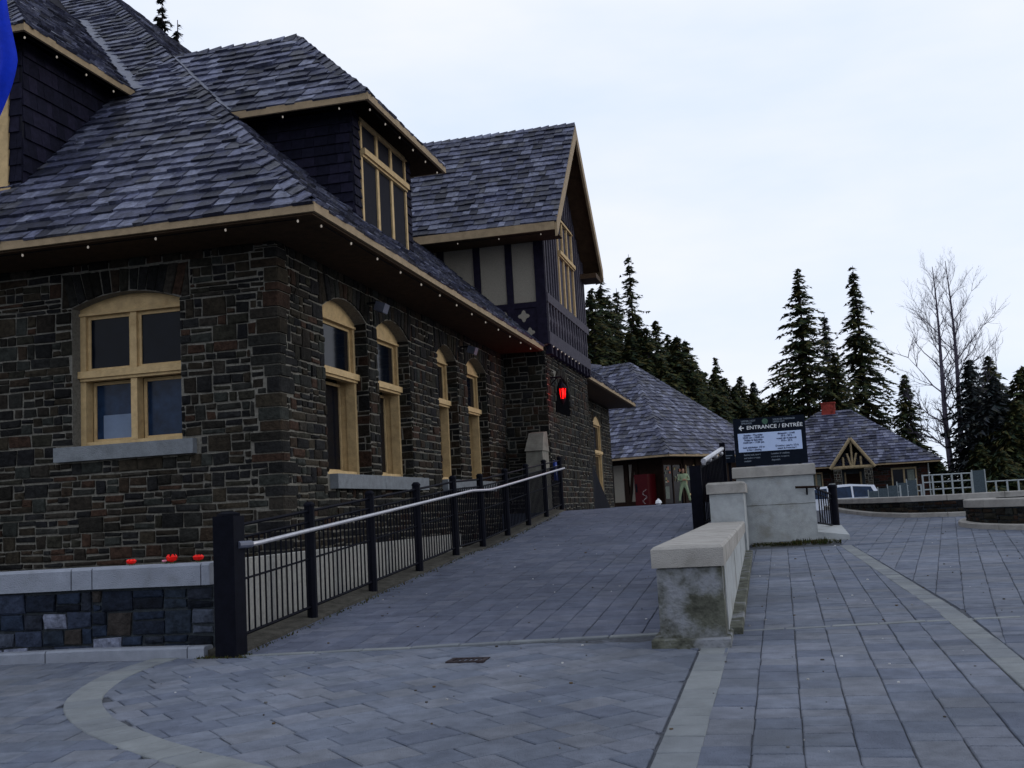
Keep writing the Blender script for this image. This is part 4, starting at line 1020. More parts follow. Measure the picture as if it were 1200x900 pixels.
planter('nearer round rubble planter with a pale cap at the right edge', a, z_plaza, 1.35, .4, 'capbrown', 'stone', 'mortar_dark', 60, 1.2, .15, .10, hs=(.07, .10, .12), ws=(.12, .3))
obj('soil_bed', MB().lathe((5.8, 22.9, .8), [(1.95, 0), (1.95, .42)], 20), 'soil', kind='structure')
# flowers behind the planter cap
def flower(x, y, z, r, label, m='red', tall=1.):
    t = thing('flower', label, 'flower', (x, y, 1.0), 'blooms behind the planter cap')
    obj('stem', MB().bar((x, y, 1.0), (x + .01, y, z), .006, 5), 'stem', t)
    lf = MB()
    for e in (-1, 1): lf.add([(x, y + .01, 1.1), (x + e * .018, y + .012, z - .03), (x + e * .045, y + .01, z + .022), (x + e * .008, y + .01, z - .02)], [(0, 1, 2, 3)])
    obj('leaves', lf, 'stem', t)
    mb = MB(); rr = random.Random(int(x * 1000))
    for k in range(7):
        a_ = k * 2 * math.pi / 7 + rr.uniform(-.2, .2); ca, sa = math.cos(a_), math.sin(a_); pr = []
        for s_, w_, h_ in ((0, .3, 0), (.7, .55, .25), (1.0, .5, .75), (.75, .12, 1.15)):
            for e in (-1, 1): pr.append((x + (ca * s_ - sa * w_ * e) * r, y + (sa * s_ + ca * w_ * e) * r, z + h_ * r * tall))
        mb.add(pr, [(0, 1, 3, 2), (2, 3, 5, 4), (4, 5, 7, 6)])
    obj('petals', mb, m, t)
    obj('flower_centre', MB().lathe((x, y, z), [(r * .2, 0), (r * .4, r * .3), (r * .2, r * .8)], 8), m, t)
flower(-6.26, 9.62, 1.285, .045, 'leftmost red bloom showing over the grey planter cap')
flower(-5.815, 9.62, 1.29, .05, 'tallest red bloom, next to the small pink bud over the planter cap', tall=1.3)
flower(-5.91, 9.64, 1.29, .022, 'small pink bud beside the tallest red bloom', 'pink')
flower(-5.53, 9.62, 1.292, .05, 'red bloom nearest the black end post over the planter cap')

# ================================================================== PARAPET WALL AND PIER
def sk(y): return -.0145 * (y - 9.15)        # the wall drifts a little to the left
def pbox(mb, xa, xb, ya, yb, za, zb, bev=0.0, za2=None, zb2=None):
    za2 = za if za2 is None else za2; zb2 = zb if zb2 is None else zb2
    if not bev:
        return mb.prism([(xa + sk(ya), ya, za), (xb + sk(ya), ya, za), (xb + sk(yb), yb, za2), (xa + sk(yb), yb, za2)], [(xa + sk(ya), ya, zb), (xb + sk(ya), ya, zb), (xb + sk(yb), yb, zb2), (xa + sk(yb), yb, zb2)])
    b = bev; q = lambda i, z0, z1: [(xa + i + sk(ya), ya + i, z0), (xb - i + sk(ya), ya + i, z0), (xb - i + sk(yb), yb - i, z1), (xa + i + sk(yb), yb - i, z1)]
    mb.prism(q(0, za, za2), q(0, zb - b, zb2 - b), lid=False); return mb.prism(q(0, zb - b, zb2 - b), q(b, zb, zb2), base=False)
t = thing('parapet_wall', 'low pale concrete parapet with a thick cap running back from the middle of the pavement', 'wall', (-.8, 9.2, .42))
obj('end_stone', pbox(MB(), -1.07, -.535, 9.17, 9.62, .47, 1.066, .012), 'mossy', t, label='stained mossy end stone')
obj('footing', pbox(MB(), -1.14, -.50, 9.08, 9.75, .36, .498, .012), 'mossy', t)
yy = 9.62
for k in range(6):
    y1 = yy + 1.43; obj('wall_panel', pbox(MB(), -1.06, -.53 - (.003 if k % 2 else 0), yy + .005, y1 - .005, .3, 1.066), 'concrete', t)
    obj('footing', pbox(MB(), -.60, -.42, yy + .14, y1 + .12, .3, z_plaza(0, yy) + .07, .01, .3, z_plaza(0, y1) + .07), 'mossy', t); yy = y1
cy_ = 9.14
for ln in (2.9, 3.1, 3.15): obj('cap_stone', pbox(MB(), -1.105, -.512, cy_ + .004, cy_ + ln - .004, 1.068, 1.24, .022, 1.068, 1.24), 'capbrown', t); cy_ += ln
t = thing('concrete_pillar', 'squat concrete pillar with a rounded cap at the far end of the low parapet', 'pillar', (-1.0, 18.9, .8))
obj('pillar_block', pbox(MB(), -1.05, -.50, 18.30, 20.45, .5, 1.70, .01), 'concrete', t)
obj('cap_stone', pbox(MB(), -1.09, -.46, 18.26, 20.46, 1.703, 1.89, .035), 'capbrown', t)
t = thing('sign_pier', 'broad pale rendered pier carrying the entrance sign', 'pier', (-.1, 21, .75))
obj('pier_block', MB().box(-.815, 20.52, .5, .555, 21.45, 1.975), 'concrete', t)
mb = MB().box(-.88, 20.46, 1.98, .60, 21.5, 2.155); mb.prism([(-.88, 20.46, 2.155), (.60, 20.46, 2.155), (.60, 21.5, 2.155), (-.88, 21.5, 2.155)], [(-.86, 20.48, 2.175), (.58, 20.48, 2.175), (.58, 21.48, 2.175), (-.86, 21.48, 2.175)], base=False); obj('cap_stone', mb, 'capbrown', t)
obj('joint', MB().box(-.817, 20.515, 1.46, .557, 20.53, 1.468), 'mossy', t)
obj('plinth', MB().box(-.60, 19.9, .60, .86, 20.6, .80).xf(lambda x, y, z: (x, y, z)), 'mossy', t)
obj('side_kerb', MB().prism([(.56, 20.7, .6), (1.12, 20.7, .6), (1.14, 23.75, .6), (.56, 23.75, .6)], [(.56, 20.7, .93), (1.10, 20.7, .86), (1.12, 23.75, .95), (.56, 23.75, 1.0)]), 'concrete', t)
mb = MB(); rm = random.Random(5)
for k in range(500):
    x = rm.gauss(.45, .30); y = 19.88 + abs(rm.gauss(0, .05)) - .02; x = max(-.6, min(.9, x))
    if rm.random() < .3: x, y = rm.uniform(-.62, .2), 19.9
    h = rm.uniform(.02, .075) * (1.2 if .1 < x < .7 else .6); a_ = rm.uniform(0, 6.28); z = z_plaza(x, y) + rm.uniform(0, .05)
    mb.add([(x - .015 * math.cos(a_), y - .015 * math.sin(a_), z), (x + .015 * math.cos(a_), y + .015 * math.sin(a_), z), (x + rm.uniform(-.02, .02), y - rm.uniform(0, .03), z + h)], [(0, 1, 2)])
for k in range(700):
    y = rm.uniform(9.2, 24); x = -4.9 + abs(rm.gauss(0, .035)); z = z_ramp(0, y) - .005; h = rm.uniform(.01, .04); a_ = rm.uniform(0, 6.28)
    mb.add([(x - .01 * math.cos(a_), y - .01 * math.sin(a_), z), (x + .01 * math.cos(a_), y + .01 * math.sin(a_), z), (x + rm.uniform(-.02, .02), y, z + h)], [(0, 1, 2)])
for k in range(260):
    x = rm.uniform(-5.3, -4.8); y = 9.12 + abs(rm.gauss(0, .05)); z = z_plaza(x, y) - .005; h = rm.uniform(.01, .035); a_ = rm.uniform(0, 6.28)
    mb.add([(x - .01 * math.cos(a_), y - .01 * math.sin(a_), z), (x + .01 * math.cos(a_), y + .01 * math.sin(a_), z), (x + rm.uniform(-.02, .02), y, z + h)], [(0, 1, 2)])
tm = obj('moss', mb, 'moss', kind='stuff', label='moss and weeds in the joints at the foot of walls and kerbs', cat='moss')
# small railing from the pier to a bollard
t = thing('bollard_railing', 'short black railing ending in a round bollard at the right of the sign pier', 'railing', (1.0, 23.6, .85))
obj('bollard', MB().lathe((1.0, 23.7, .80), [(.088, 0), (.088, .92), (.10, .93), (.10, .97), (.07, 1.0)], 14), 'black', t, smooth=False)
obj('bollard_cap', MB().lathe((1.0, 23.7, 1.80), [(.068, 0), (.06, .012)], 14), 'whitemetal', t)
def brail(q0, q1, n_, t, x0b, rad=.012):
    for k in range(n_):
        f = (k + .5) / n_; y = q0[1] + (q1[1] - q0[1]) * f; x = q0[0] + (q1[0] - q0[0]) * f
        obj('baluster', MB().bar((x, y, x0b[0] + (x0b[1] - x0b[0]) * f), (x, y, q0[2] + (q1[2] - q0[2]) * f), rad, 6), 'black', t)
brail((.62, 21.45, 1.72), (.95, 23.6, 1.60), 6, t, (1.08, .96))
for a_, b_, r in ((1.72, 1.60, .02), (1.62, 1.50, .013), (1.08, .96, .018)): obj('rail', MB().bar((.60, 21.4, a_), (.95, 23.6, b_), r, 6), 'black', t)
t = thing('wall_handrail', 'short brown handrail bracketed to the sign pier', 'handrail', (.4, 20.45, 1.74))
obj('handrail', MB().tube([(.22, 20.42, 1.755), (.58, 20.42, 1.745), (.64, 20.6, 1.745), (.66, 21.4, 1.72)], .021, 8), 'brownwood', t); obj('bracket', MB().bar((.42, 20.43, 1.74), (.42, 20.52, 1.62), .018, 6), 'black', t)
# railing at the top right of the ramp, behind the pillar
t = thing('ramp_railing', 'black railing with a short pale handrail behind the squat concrete pillar', 'railing', (-1.4, 19.4, 1.1))
obj('post', MB().box(-1.56, 19.30, 1.0, -1.36, 19.50, 2.22), 'black', t)
obj('post', MB().box(-1.17, 22.3, 1.3, -1.06, 22.42, 2.74), 'black', t)
for k in range(16):
    f = (k + 1) / 17; x, y = -1.40 + .28 * f, 19.4 + 2.95 * f; obj('baluster', MB().bar((x, y, 1.15 + .25 * f), (x, y, 2.16 + .33 * f), .013, 6), 'black', t)
obj('top_rail', MB().bar((-1.40, 19.4, 2.17), (-1.12, 22.35, 2.50), .02, 6), 'black', t)
obj('bottom_rail', MB().bar((-1.40, 19.4, 1.2), (-1.12, 22.35, 1.45), .02, 6), 'black', t)
obj('handrail', MB().tube([(-1.30, 19.28, 2.29), (-1.12, 22.3, 2.62)], .045, 8), 'railcap', t)
for k in range(4): f = .15 + k * .25; obj('ring', MB().lathe((-1.38 + .28 * f, 19.4 + 2.95 * f, 2.19 + .33 * f), [(.03, 0), (.04, .03), (.03, .06)], 8), 'railcap', t)

# ================================================================== ENTRANCE SIGN
S = thing('entrance_sign', 'dark navy entrance sign with a pale blue opening hours panel on the pier', 'sign', (-.16, 20.7, 2.17))
X0, X1, Z0, Z1, SY = -.80, .49, 2.19, 3.075, 20.62
obj('board', MB().box(X0, SY, Z0, X1, SY + .09, Z1), 'signdark', S)
for x in (X0 + .15, X1 - .15): obj('foot', MB().box(x - .03, SY + .02, 2.17, x + .03, SY + .07, Z0), 'black', S)
SW, SH = X1 - X0, Z1 - Z0
obj('hours_panel', MB().box(X0 + .055 * SW, SY - .012, Z1 - .705 * SH, X0 + .94 * SW, SY - .001, Z1 - .315 * SH), 'signlight', S)
def text(body, u, v, size, m, nm='lettering', align='LEFT', yoff=-.016, sx=1., bold=0.):
    cu = bpy.data.curves.new('lettering', 'FONT'); cu.body = body; cu.size = size; cu.align_x = align; cu.extrude = .001; cu.offset = bold or .0012
    o = bpy.data.objects.new('tmp', cu); COL.objects.link(o); dg = bpy.context.evaluated_depsgraph_get()
    me = bpy.data.meshes.new_from_object(o.evaluated_get(dg)); bpy.data.objects.remove(o)
    org = (X0 + u * SW, SY + yoff, Z1 - v * SH)
    for vtx in me.vertices: vtx.co = (vtx.co.x * sx, -vtx.co.z, vtx.co.y)
    me.materials.clear(); me.materials.append(M[m])
    q = bpy.data.objects.new(nm, me); COL.objects.link(q); q.parent = S; pl_ = WL[S.name]; q.location = (org[0] - pl_[0], org[1] - pl_[1], org[2] - pl_[2]); WL[q.name] = org
    return q
text('ENTRANCE / ENTR\u00c9E', .185, .235, .095, 'signtext', sx=1.12, yoff=-.004, bold=.001)
# arrow
mb = MB(); ax, az = X0 + .075 * SW, Z1 - .20 * SH
mb.box(ax + .01, SY - .006, az - .009, ax + .095, SY + .001, az + .009)
mb.obox((ax, SY - .0065, az), (.045, 0, .05), (.014, 0, -.014), (0, .0075, 0)); mb.obox((ax, SY - .0067, az), (.045, 0, -.05), (.014, 0, .014), (0, .0075, 0)); obj('arrow', mb, 'signtext', S)
for i, (l, r) in enumerate((('UPPER HOT', 'SOURCES THERMALES'), ('SPRINGS', 'UPPER HOT'))):
    text(l, .115, .075 + .05 * i, .042, 'signtext2', yoff=-.004, sx=1.2); text(r, .56, .075 + .05 * i, .042, 'signtext2', yoff=-.004, sx=.95)
mb = MB()
for a_ in range(12):
    t0 = a_ * math.pi / 6; mb.prism([(X0 + .45 * SW + .055 * math.cos(q), SY - .004, Z1 - .085 * SH + .055 * math.sin(q)) for q in (t0, t0 + .35)] + [(X0 + .45 * SW, SY - .004, Z1 - .085 * SH)], [(X0 + .45 * SW + .055 * math.cos(q), SY + .001, Z1 - .085 * SH + .055 * math.sin(q)) for q in (t0, t0 + .35)] + [(X0 + .45 * SW, SY + .001, Z1 - .085 * SH)])
obj('emblem', mb, 'green', S)
for i, (l, r) in enumerate((('Sunday - Thursday', 'dimanche - jeudi'), ('10:00 am - 10:00 pm', '10 h - 22 h'), ('Friday & Saturday', 'vendredi et samedi'), ('10:00 am - 11:00 pm', '10 h - 23 h'), (None, None), ('Last admission 1/2 hr', 'Derni\u00e8re entr\u00e9e 1/2 h'), ('before closing', 'avant la fermeture'))):
    v = .375 + .051 * i
    if l: text(l, .27, v, .046, 'inktext', align='CENTER'); text(r, .73, v, .046, 'inktext', align='CENTER')
for i in range(3):
    text(('Bathing suit, towel', 'and locker rentals', 'available')[i], .12, .78 + .065 * i, .04, 'signtext2', yoff=-.004); text(('Location de maillots,', 'serviettes et casiers', 'disponible')[i], .50, .78 + .065 * i, .04, 'signtext2', yoff=-.004)
t = thing('small_sign', 'small dark sign to the left of the entrance sign behind the pier', 'sign', (-1.3, 22.8, 2.1))
obj('board', MB().box(-1.22, 22.9, 2.35, -.90, 22.95, 2.60), 'signdark', t)
obj('post', MB().box(-1.05, 22.96, 1.3, -.99, 23.0, 2.55), 'black', t)
obj('lettering', MB().box(-1.18, 22.895, 2.49, -.95, 22.9, 2.505).box(-1.12, 22.895, 2.44, -1.0, 22.9, 2.455), 'signtext2', t)
t = thing('small_sign', 'small blue sign on the corner of the stone block at the rail end', 'sign', (-5.35, 26.4, 2.2))
obj('board', MB().box(-5.39, 26.2, 2.30, -5.35, 26.75, 2.78), 'bluesign', t); obj('lettering', MB().box(-5.351, 26.3, 2.42, -5.345, 26.4, 2.66).box(-5.351, 26.5, 2.42, -5.345, 26.58, 2.66), 'signtext', t)
# dark railing by the far doors
t = thing('entrance_railing', 'tall dark solid railing beside the far tan doors of the stone building', 'railing', (-5.6, 32.6, 1.54))
obj('railing_panel', MB().prism([(-5.98, 33.7, 1.5), (-5.90, 33.7, 1.5), (-5.90, 38.2, 1.5), (-5.98, 38.2, 1.5)], [(-5.98, 33.7, 3.0), (-5.90, 33.7, 3.0), (-5.90, 35.0, 2.95), (-5.98, 35.0, 2.95)]), 'black', t)
obj('railing_panel', MB().box(-5.975, 33.0, 1.5, -5.905, 33.69, 3.1), 'black', t)
obj('post', MB().box(-6.0, 34.55, 1.5, -5.88, 34.67, 2.9), 'black', t); obj('post', MB().box(-6.0, 35.6, 1.5, -5.9, 35.7, 2.5), 'black', t)

# ================================================================== KIOSK WITH HIP ROOF
rk = random.Random(21)
KU, KV = Vector((.4520, .8920, 0)).normalized(), Vector((-.8920, .4520, 0)).normalized()
KC = Vector((-5.158, 52.327, 3.95)); KW, KL = 11.35, 19.0; KH = 5.45
K = thing('bath_house', 'half timbered pavilion with a grey shingled hip roof behind the ramp', 'building', (KC.x, KC.y, 1.54))
inn = 1.0; k0 = KC + KU * inn + KV * inn; k0.z = 0
FKL = Frame(k0, KV, -KU); FKR = Frame(k0, KU, -KV)
wallK = obj('wall', FKL.box(MB(), 0, KL - 2, 1.5, 3.93, -(KW - 2), 0), 'brownwood', K)
A_, B_, C_, D_ = KC, KC + KU * KW, KC + KU * KW + KV * KL, KC + KV * KL
R1 = KC + (KU + KV) * KW / 2 + Vector((0, 0, KH)); R2 = R1 + KV * (KL - KW)
off = Vector((0, 0, -.14)); vs = [A_, B_, C_, D_, R1, R2]
mb = MB().add(vs + [v_ + off for v_ in vs], [(0, 1, 4), (1, 2, 5, 4), (2, 3, 5), (3, 0, 4, 5), (0, 6, 7, 1), (1, 7, 8, 2), (2, 8, 9, 3), (3, 9, 6, 0), (6, 9, 8, 7)])
roofK = obj('roof', mb, 'deck', K)
kk = math.hypot(KW / 2, KH); upL = (KU * KW / 2 + Vector((0, 0, KH))); upR = (KV * KW / 2 + Vector((0, 0, KH)))
sh = shingles(KC, KV, upL, ccw([(-.05, -.08), (KL, -.08), (KL - KW / 2, kk), (KW / 2, kk)]), rk, expo=.30, wr=(.18, .42), th=.035)
sh += shingles(KC, KU, upR, ccw([(-.05, -.08), (KW + .05, -.08), (KW / 2, kk)]), rk, expo=.30, wr=(.18, .42), th=.035)
nL = KV.cross(upL).normalized(); nL = nL if nL.z > 0 else -nL; nR = KU.cross(upR).normalized(); nR = nR if nR.z > 0 else -nR
nB = Vector((-nL.x, -nL.y, nL.z)); rs_save = rs
sh += caps_for(A_, R1, nL, nR, expo=.34, w=.22) + caps_for(R1, R2, nL, nB, expo=.34, w=.2) + caps_for(B_, R1, nR, nB, expo=.34, w=.2)
pieces('shingle', sh, 'shingle', roofK, 40, 'small_shingles')
obj('ridge_vent', MB().obox(R1 + KV * 2.6 - KU * .9 + Vector((0, 0, -.7)), KU * 1.8, KV * 2.4, (0, 0, 1.0)), 'shingle', roofK)
obj('fascia_board', MB().obox(KC + off, KV * KL, -KU * .06, (0, 0, .13)), 'fascia', roofK); obj('fascia_board', MB().obox(KC + off, KU * KW, -KV * .06, (0, 0, .131)), 'fascia', roofK)
def kb(fr, nm, a0, a1, b0, b1, m, d=.05, par=None): return obj(nm, fbox(fr, a0, a1, b0, b1, .0, d), m, par or K)
for a0, a1 in ((1.65, 2.0), (2.35, 2.95), (3.3, 3.75), (4.3, 5.2)): kb(FKL, 'stucco_panel', a0, a1, 1.75, 3.6, 'stucco', .02)
for a0 in (1.45, 2.05, 3.0, 3.85, 5.2): kb(FKL, 'timber', a0, a0 + .2, 1.65, 3.9, 'brownwood', .06)
obj('brace', MB().prism([FKL.p(1.95, 1.7, .021), FKL.p(2.1, 1.7, .021), FKL.p(2.1, 1.7, .065), FKL.p(1.95, 1.7, .065)], [FKL.p(1.62, 3.6, .021), FKL.p(1.77, 3.6, .021), FKL.p(1.77, 3.6, .065), FKL.p(1.62, 3.6, .065)]), 'brownwood', K)
kb(FKL, 'timber', 0, 6, 1.54, 1.74, 'brownwood', .07)
# doorway with glazing and shelves of goods at the corner, window beside it
dr = kb(FKR, 'door', -.05, 1.55, 1.56, 3.45, 'glass', .03)
kb(FKR, 'door_frame', -.13, -.05, 1.56, 3.5, 'brownwood', .08, dr); kb(FKR, 'door_frame', 1.55, 1.68, 1.56, 3.5, 'brownwood', .08, dr); kb(FKR, 'door_frame', .72, .80, 1.56, 3.45, 'brownwood', .06, dr)
for k in range(20):
    a0 = rk.choice((.0, .2, .4, .9, 1.1, 1.3)) + rk.uniform(0, .1); b0 = rk.uniform(2.5, 3.3); kb(FKR, 'display_item', a0, a0 + rk.uniform(.08, .18), b0, b0 + rk.uniform(.06, .16), 'yellowgl', .045 + .001 * k, dr)
wn = kb(FKR, 'window', 2.05, 2.75, 2.0, 3.4, 'glass', .02)
for a0, a1, b0, b1 in ((1.97, 2.05, 1.95, 3.45), (2.75, 2.83, 1.95, 3.45), (2.05, 2.75, 1.92, 2.02)): kb(FKR, 'frame', a0, a1, b0, b1, 'trim', .06, wn)
kb(FKR, 'window_goods', 2.12, 2.45, 2.7, 3.3, 'curtain', .03, wn); kb(FKR, 'window_goods', 2.5, 2.7, 2.6, 3.0, 'yellowgl', .031, wn)
for a0 in (1.78, 2.95, 4.2, 5.6): kb(FKR, 'timber', a0, a0 + .18, 1.55, 3.9, 'brownwood', .09)
obj('door_glass_item', fbox(FKR, .05, .4, 1.8, 2.4, .03, .04), 'curtain', dr)
# red vending machine
V = thing('vending_machine', 'dark red vending machine standing by the pavilion doorway', 'vending machine', tuple(FKL.p(.75, 1.54, .4)))
v0 = FKL.p(.42, 1.55, .08)
obj('cabinet', MB().obox(v0, KV * .78, -KU * .7, (0, 0, 1.5)), 'vend', V)
mb = MB()
for k in range(16):
    a_ = k * .7; c_ = FKL.p(.44 + .17 + .11 * math.sin(a_), 1.62 + k * .045, .785); mb.obox(c_, KV * rk.uniform(.03, .09), -KU * .006, (0, 0, rk.uniform(.015, .035)))
obj('marking', mb, 'vendmark', V); obj('coin_panel', MB().obox(FKL.p(1.05, 2.2, .78), KV * .1, -KU * .012, (0, 0, .4)), 'black', V)
t = thing('white_bag', 'small white bag lying on the ground before the pavilion door', 'bag', tuple(FKL.p(-.25, 1.545, .6)))
obj('bag_body', MB().lathe(tuple(FKL.p(-.2, 1.545, .9)), [(.10, 0), (.16, .08), (.13, .18), (.05, .25)], 10).xf(lambda x, y, z: (x, y, z)), 'white', t); obj('bag_knot', MB().lathe(tuple(FKL.p(-.2, 1.79, .9)), [(.03, 0), (.05, .05)], 8), 'white', t)
# person in pale green, feet apart, arms folded
def skinned(nm, nodes, edges, m, parent, root=0, sub=1):
    """nodes: (x,y,z,radius) in world space"""
    pw = WL[parent.name]; me = bpy.data.meshes.new(nm); me.from_pydata([(n[0] - pw[0], n[1] - pw[1], n[2] - pw[2]) for n in nodes], edges, [])
    o = bpy.data.objects.new(nm, me); COL.objects.link(o); o.parent = parent; WL[o.name] = pw
    s = o.modifiers.new('skin', 'SKIN')
    for i, n in enumerate(nodes): me.skin_vertices[0].data[i].radius = (n[3], n[3]); me.skin_vertices[0].data[i].use_root = (i == root)
    o.modifiers.new('sub', 'SUBSURF').levels = sub; o.modifiers['sub'].render_levels = sub; me.materials.append(M[m])
    dg = bpy.context.evaluated_depsgraph_get(); m2 = bpy.data.meshes.new_from_object(o.evaluated_get(dg)); o.modifiers.clear(); o.data = m2; m2.materials.clear(); m2.materials.append(M[m])
    m2.polygons.foreach_set('use_smooth', [True] * len(m2.polygons)); return o
pc = FKR.p(.35, 1.54, .9); P = thing('person', 'person in pale green clothes standing with folded arms at the pavilion doorway', 'person', tuple(pc))
sx_ = Vector((.969, .24, 0)); fy_ = Vector((.233, -.966, 0))
def pp(a, b, h, r): v = pc + sx_ * a + fy_ * b + Vector((0, 0, h)); return (v.x, v.y, v.z, r)
body = [pp(0, 0, .92, .14), pp(0, 0, 1.12, .13), pp(0, 0, 1.32, .16), pp(0, 0, 1.43, .09),
        pp(-.10, 0, .84, .10), pp(-.19, .02, .48, .07), pp(-.26, 0, .10, .05), pp(.10, 0, .84, .10), pp(.19, .02, .48, .07), pp(.26, 0, .10, .05),
        pp(-.19, 0, 1.37, .07), pp(-.27, .05, 1.12, .055), pp(-.06, .22, 1.10, .045), pp(.19, 0, 1.37, .07), pp(.27, .05, 1.12, .055), pp(.06, .22, 1.15, .045)]
skinned('clothed_body', body, [(0, 1), (1, 2), (2, 3), (0, 4), (4, 5), (5, 6), (0, 7), (7, 8), (8, 9), (2, 10), (10, 11), (11, 12), (2, 13), (13, 14), (14, 15)], 'palecloth', P)
skinned('head', [pp(0, 0, 1.43, .055), pp(0, .01, 1.52, .075), pp(0, .015, 1.60, .09), pp(0, .0, 1.68, .075), pp(0, .105, 1.58, .018)], [(0, 1), (1, 2), (2, 3), (2, 4)], 'skin', P)
skinned('hair', [pp(0, -.02, 1.60, .095), pp(0, -.015, 1.70, .085)], [(0, 1)], 'darkhair', P)
for s_ in (-1, 1):
    skinned('shoe', [pp(.26 * s_, -.04, .045, .045), pp(.29 * s_, .16, .04, .04)], [(0, 1)], 'shoe', P)
    hd_ = [pp(-.06 * s_, .22, 1.12, .03), pp(.02 * s_, .235, 1.13, .035)]; ed = [(0, 1)]
    for f in range(5): hd_.append(pp((.10 if f else .04) * s_, .235 + .004 * f, 1.16 - .022 * f if f else 1.19, .010)); ed.append((1, len(hd_) - 1))
    skinned('hand', hd_, ed, 'skin', P)

# ================================================================== COTTAGE
rc = random.Random(31)
DW = Vector((-.991, .098, 0)).normalized(); BW = Vector((.098, .991, 0)).normalized()
c0 = Vector((9.11, 68.28, 3.30)); CL, CD, CHh = 12.0, 10.0, 3.65
Q = thing('cottage', 'brown cottage with a grey shingled hip roof, red chimney and log porch gable', 'building', (c0.x, c0.y, .4))
p0 = c0 + DW * .7 + BW * .7; p0.z = 0; FC = Frame(p0, DW, -BW)
wallC = obj('wall', FC.box(MB(), 0, CL - 1.4, .3, 3.25, -(CD - 1.4), -.02), 'mortar_dark', Q)
st = stones_for(FC, CL - 1.4, 2.6, .65, [(.65, 2.1, 1.1, 2.95), (3.2, 5.2, .6, 3.0), (6.1, 6.9, 1.1, 2.95)], rc, hs=(.16, .2, .25), ws=(.3, .7))
pieces('stone', st, 'brownwall', wallC, 10, 'small_stones')
vs = [c0, c0 + DW * CL, c0 + DW * CL + BW * CD, c0 + BW * CD, c0 + (DW + BW) * CD / 2 + Vector((0, 0, CHh)), c0 + DW * (CL - CD / 2) + BW * CD / 2 + Vector((0, 0, CHh))]
off = Vector((0, 0, -.14)); mb = MB().add(vs + [v_ + off for v_ in vs], [(0, 1, 5, 4), (1, 2, 5), (2, 3, 4, 5), (3, 0, 4), (0, 6, 7, 1), (1, 7, 8, 2), (2, 8, 9, 3), (3, 9, 6, 0), (6, 9, 8, 7)])
roofC = obj('roof', mb, 'deck', Q)
upF = BW * CD / 2 + Vector((0, 0, CHh)); kq = upF.length; upS = DW * CD / 2 + Vector((0, 0, CHh))
sh = shingles(c0, DW, upF, ccw([(-.05, -.1), (CL, -.1), (CL - CD / 2, kq), (CD / 2, kq)]), rc, expo=.30, wr=(.2, .45), th=.05)
sh += shingles(c0, BW, upS, ccw([(-.05, -.1), (CD, -.1), (CD / 2, kq)]), rc, expo=.34, wr=(.2, .45), th=.05)
pieces('shingle', sh, 'shingle', roofC, 10, 'small_shingles')
obj('fascia_board', MB().obox(c0 + off, DW * CL, -BW * .06, (0, 0, .13)), 'fascia', roofC)
ch = obj('chimney', MB().obox(c0 + DW * 5.9 + BW * 4.6 + Vector((0, 0, CHh - 1.0)), DW * .85, BW * .8, (0, 0, 1.5)), 'brick', roofC)
obj('chimney_cap', MB().obox(c0 + DW * 5.85 + BW * 4.55 + Vector((0, 0, CHh + .50)), DW * .95, BW * .9, (0, 0, .08)), 'brick', ch)
# porch gable with log truss
a0, a1 = 3.1, 5.35; am = (a0 + a1) / 2; zb, zp = 3.2, 4.85
G = []
for s_, aa in ((-1, a0 - .15), (1, a1 + .15)):
    e0, e1 = FC.p(aa, zb - .1, 1.5), FC.p(am, zp, 1.5); bk0, bk1 = FC.p(aa, zb - .1, -.5), FC.p(am, zp, -3.2)
    up = (e1 - e0); G += shingles(e0, -FC.n if False else Vector(FC.n) * -1, up, ccw([(0, 0), (2.0, 0), (4.7, up.length), (0, up.length)]), rc, expo=.3, wr=(.2, .4), th=.04)
    obj('barge_log', MB().bar(FC.p(aa, zb - .12, 1.55), FC.p(am, zp - .02, 1.55), .10, 8), 'log', Q)
pg = MB()
for s_, aa in ((-1, a0 - .15), (1, a1 + .15)): pg.prism([FC.p(aa, zb - .22, 1.48), FC.p(am, zp - .1, 1.48), FC.p(am, zp - .1, -3.0), FC.p(aa, zb - .22, -.6)], [FC.p(aa, zb - .1, 1.48), FC.p(am, zp, 1.48), FC.p(am, zp, -3.0), FC.p(aa, zb - .1, -.6)])
rp_ = obj('porch_roof', pg, 'deck', Q); pieces('shingle', G, 'shingle', rp_, 0, 'small_shingles')
obj('porch_beam', MB().bar(FC.p(a0 - .05, 3.12, 1.45), FC.p(a1 + .05, 3.12, 1.45), .10, 8), 'log', Q)
for x_, tx, tz in ((a0 + .62, a0 + .62, 3.75), (am - .06, a0 + .85, 3.95), (am, am, 4.6), (am + .06, a1 - .85, 3.95), (a1 - .62, a1 - .62, 3.75)): obj('truss_log', MB().bar(FC.p(x_, 3.15, 1.42), FC.p(tx, tz, 1.42), .065, 6), 'log', Q)
for aa in (a0 + .25, a1 - .25):
    fr = Frame(FC.p(aa + .22, 0, 1.6) , -FC.u, FC.n); core = fr.box(MB(), 0, .44, .3, 3.02, -.44, -.01); pl_ = obj('porch_pillar', core, 'mortar', Q); pieces('stone', stones_for(fr, .44, 2.4, .6, [], rc, ws=(.15, .3)), 'stone', pl_, 0, 'small_stones')
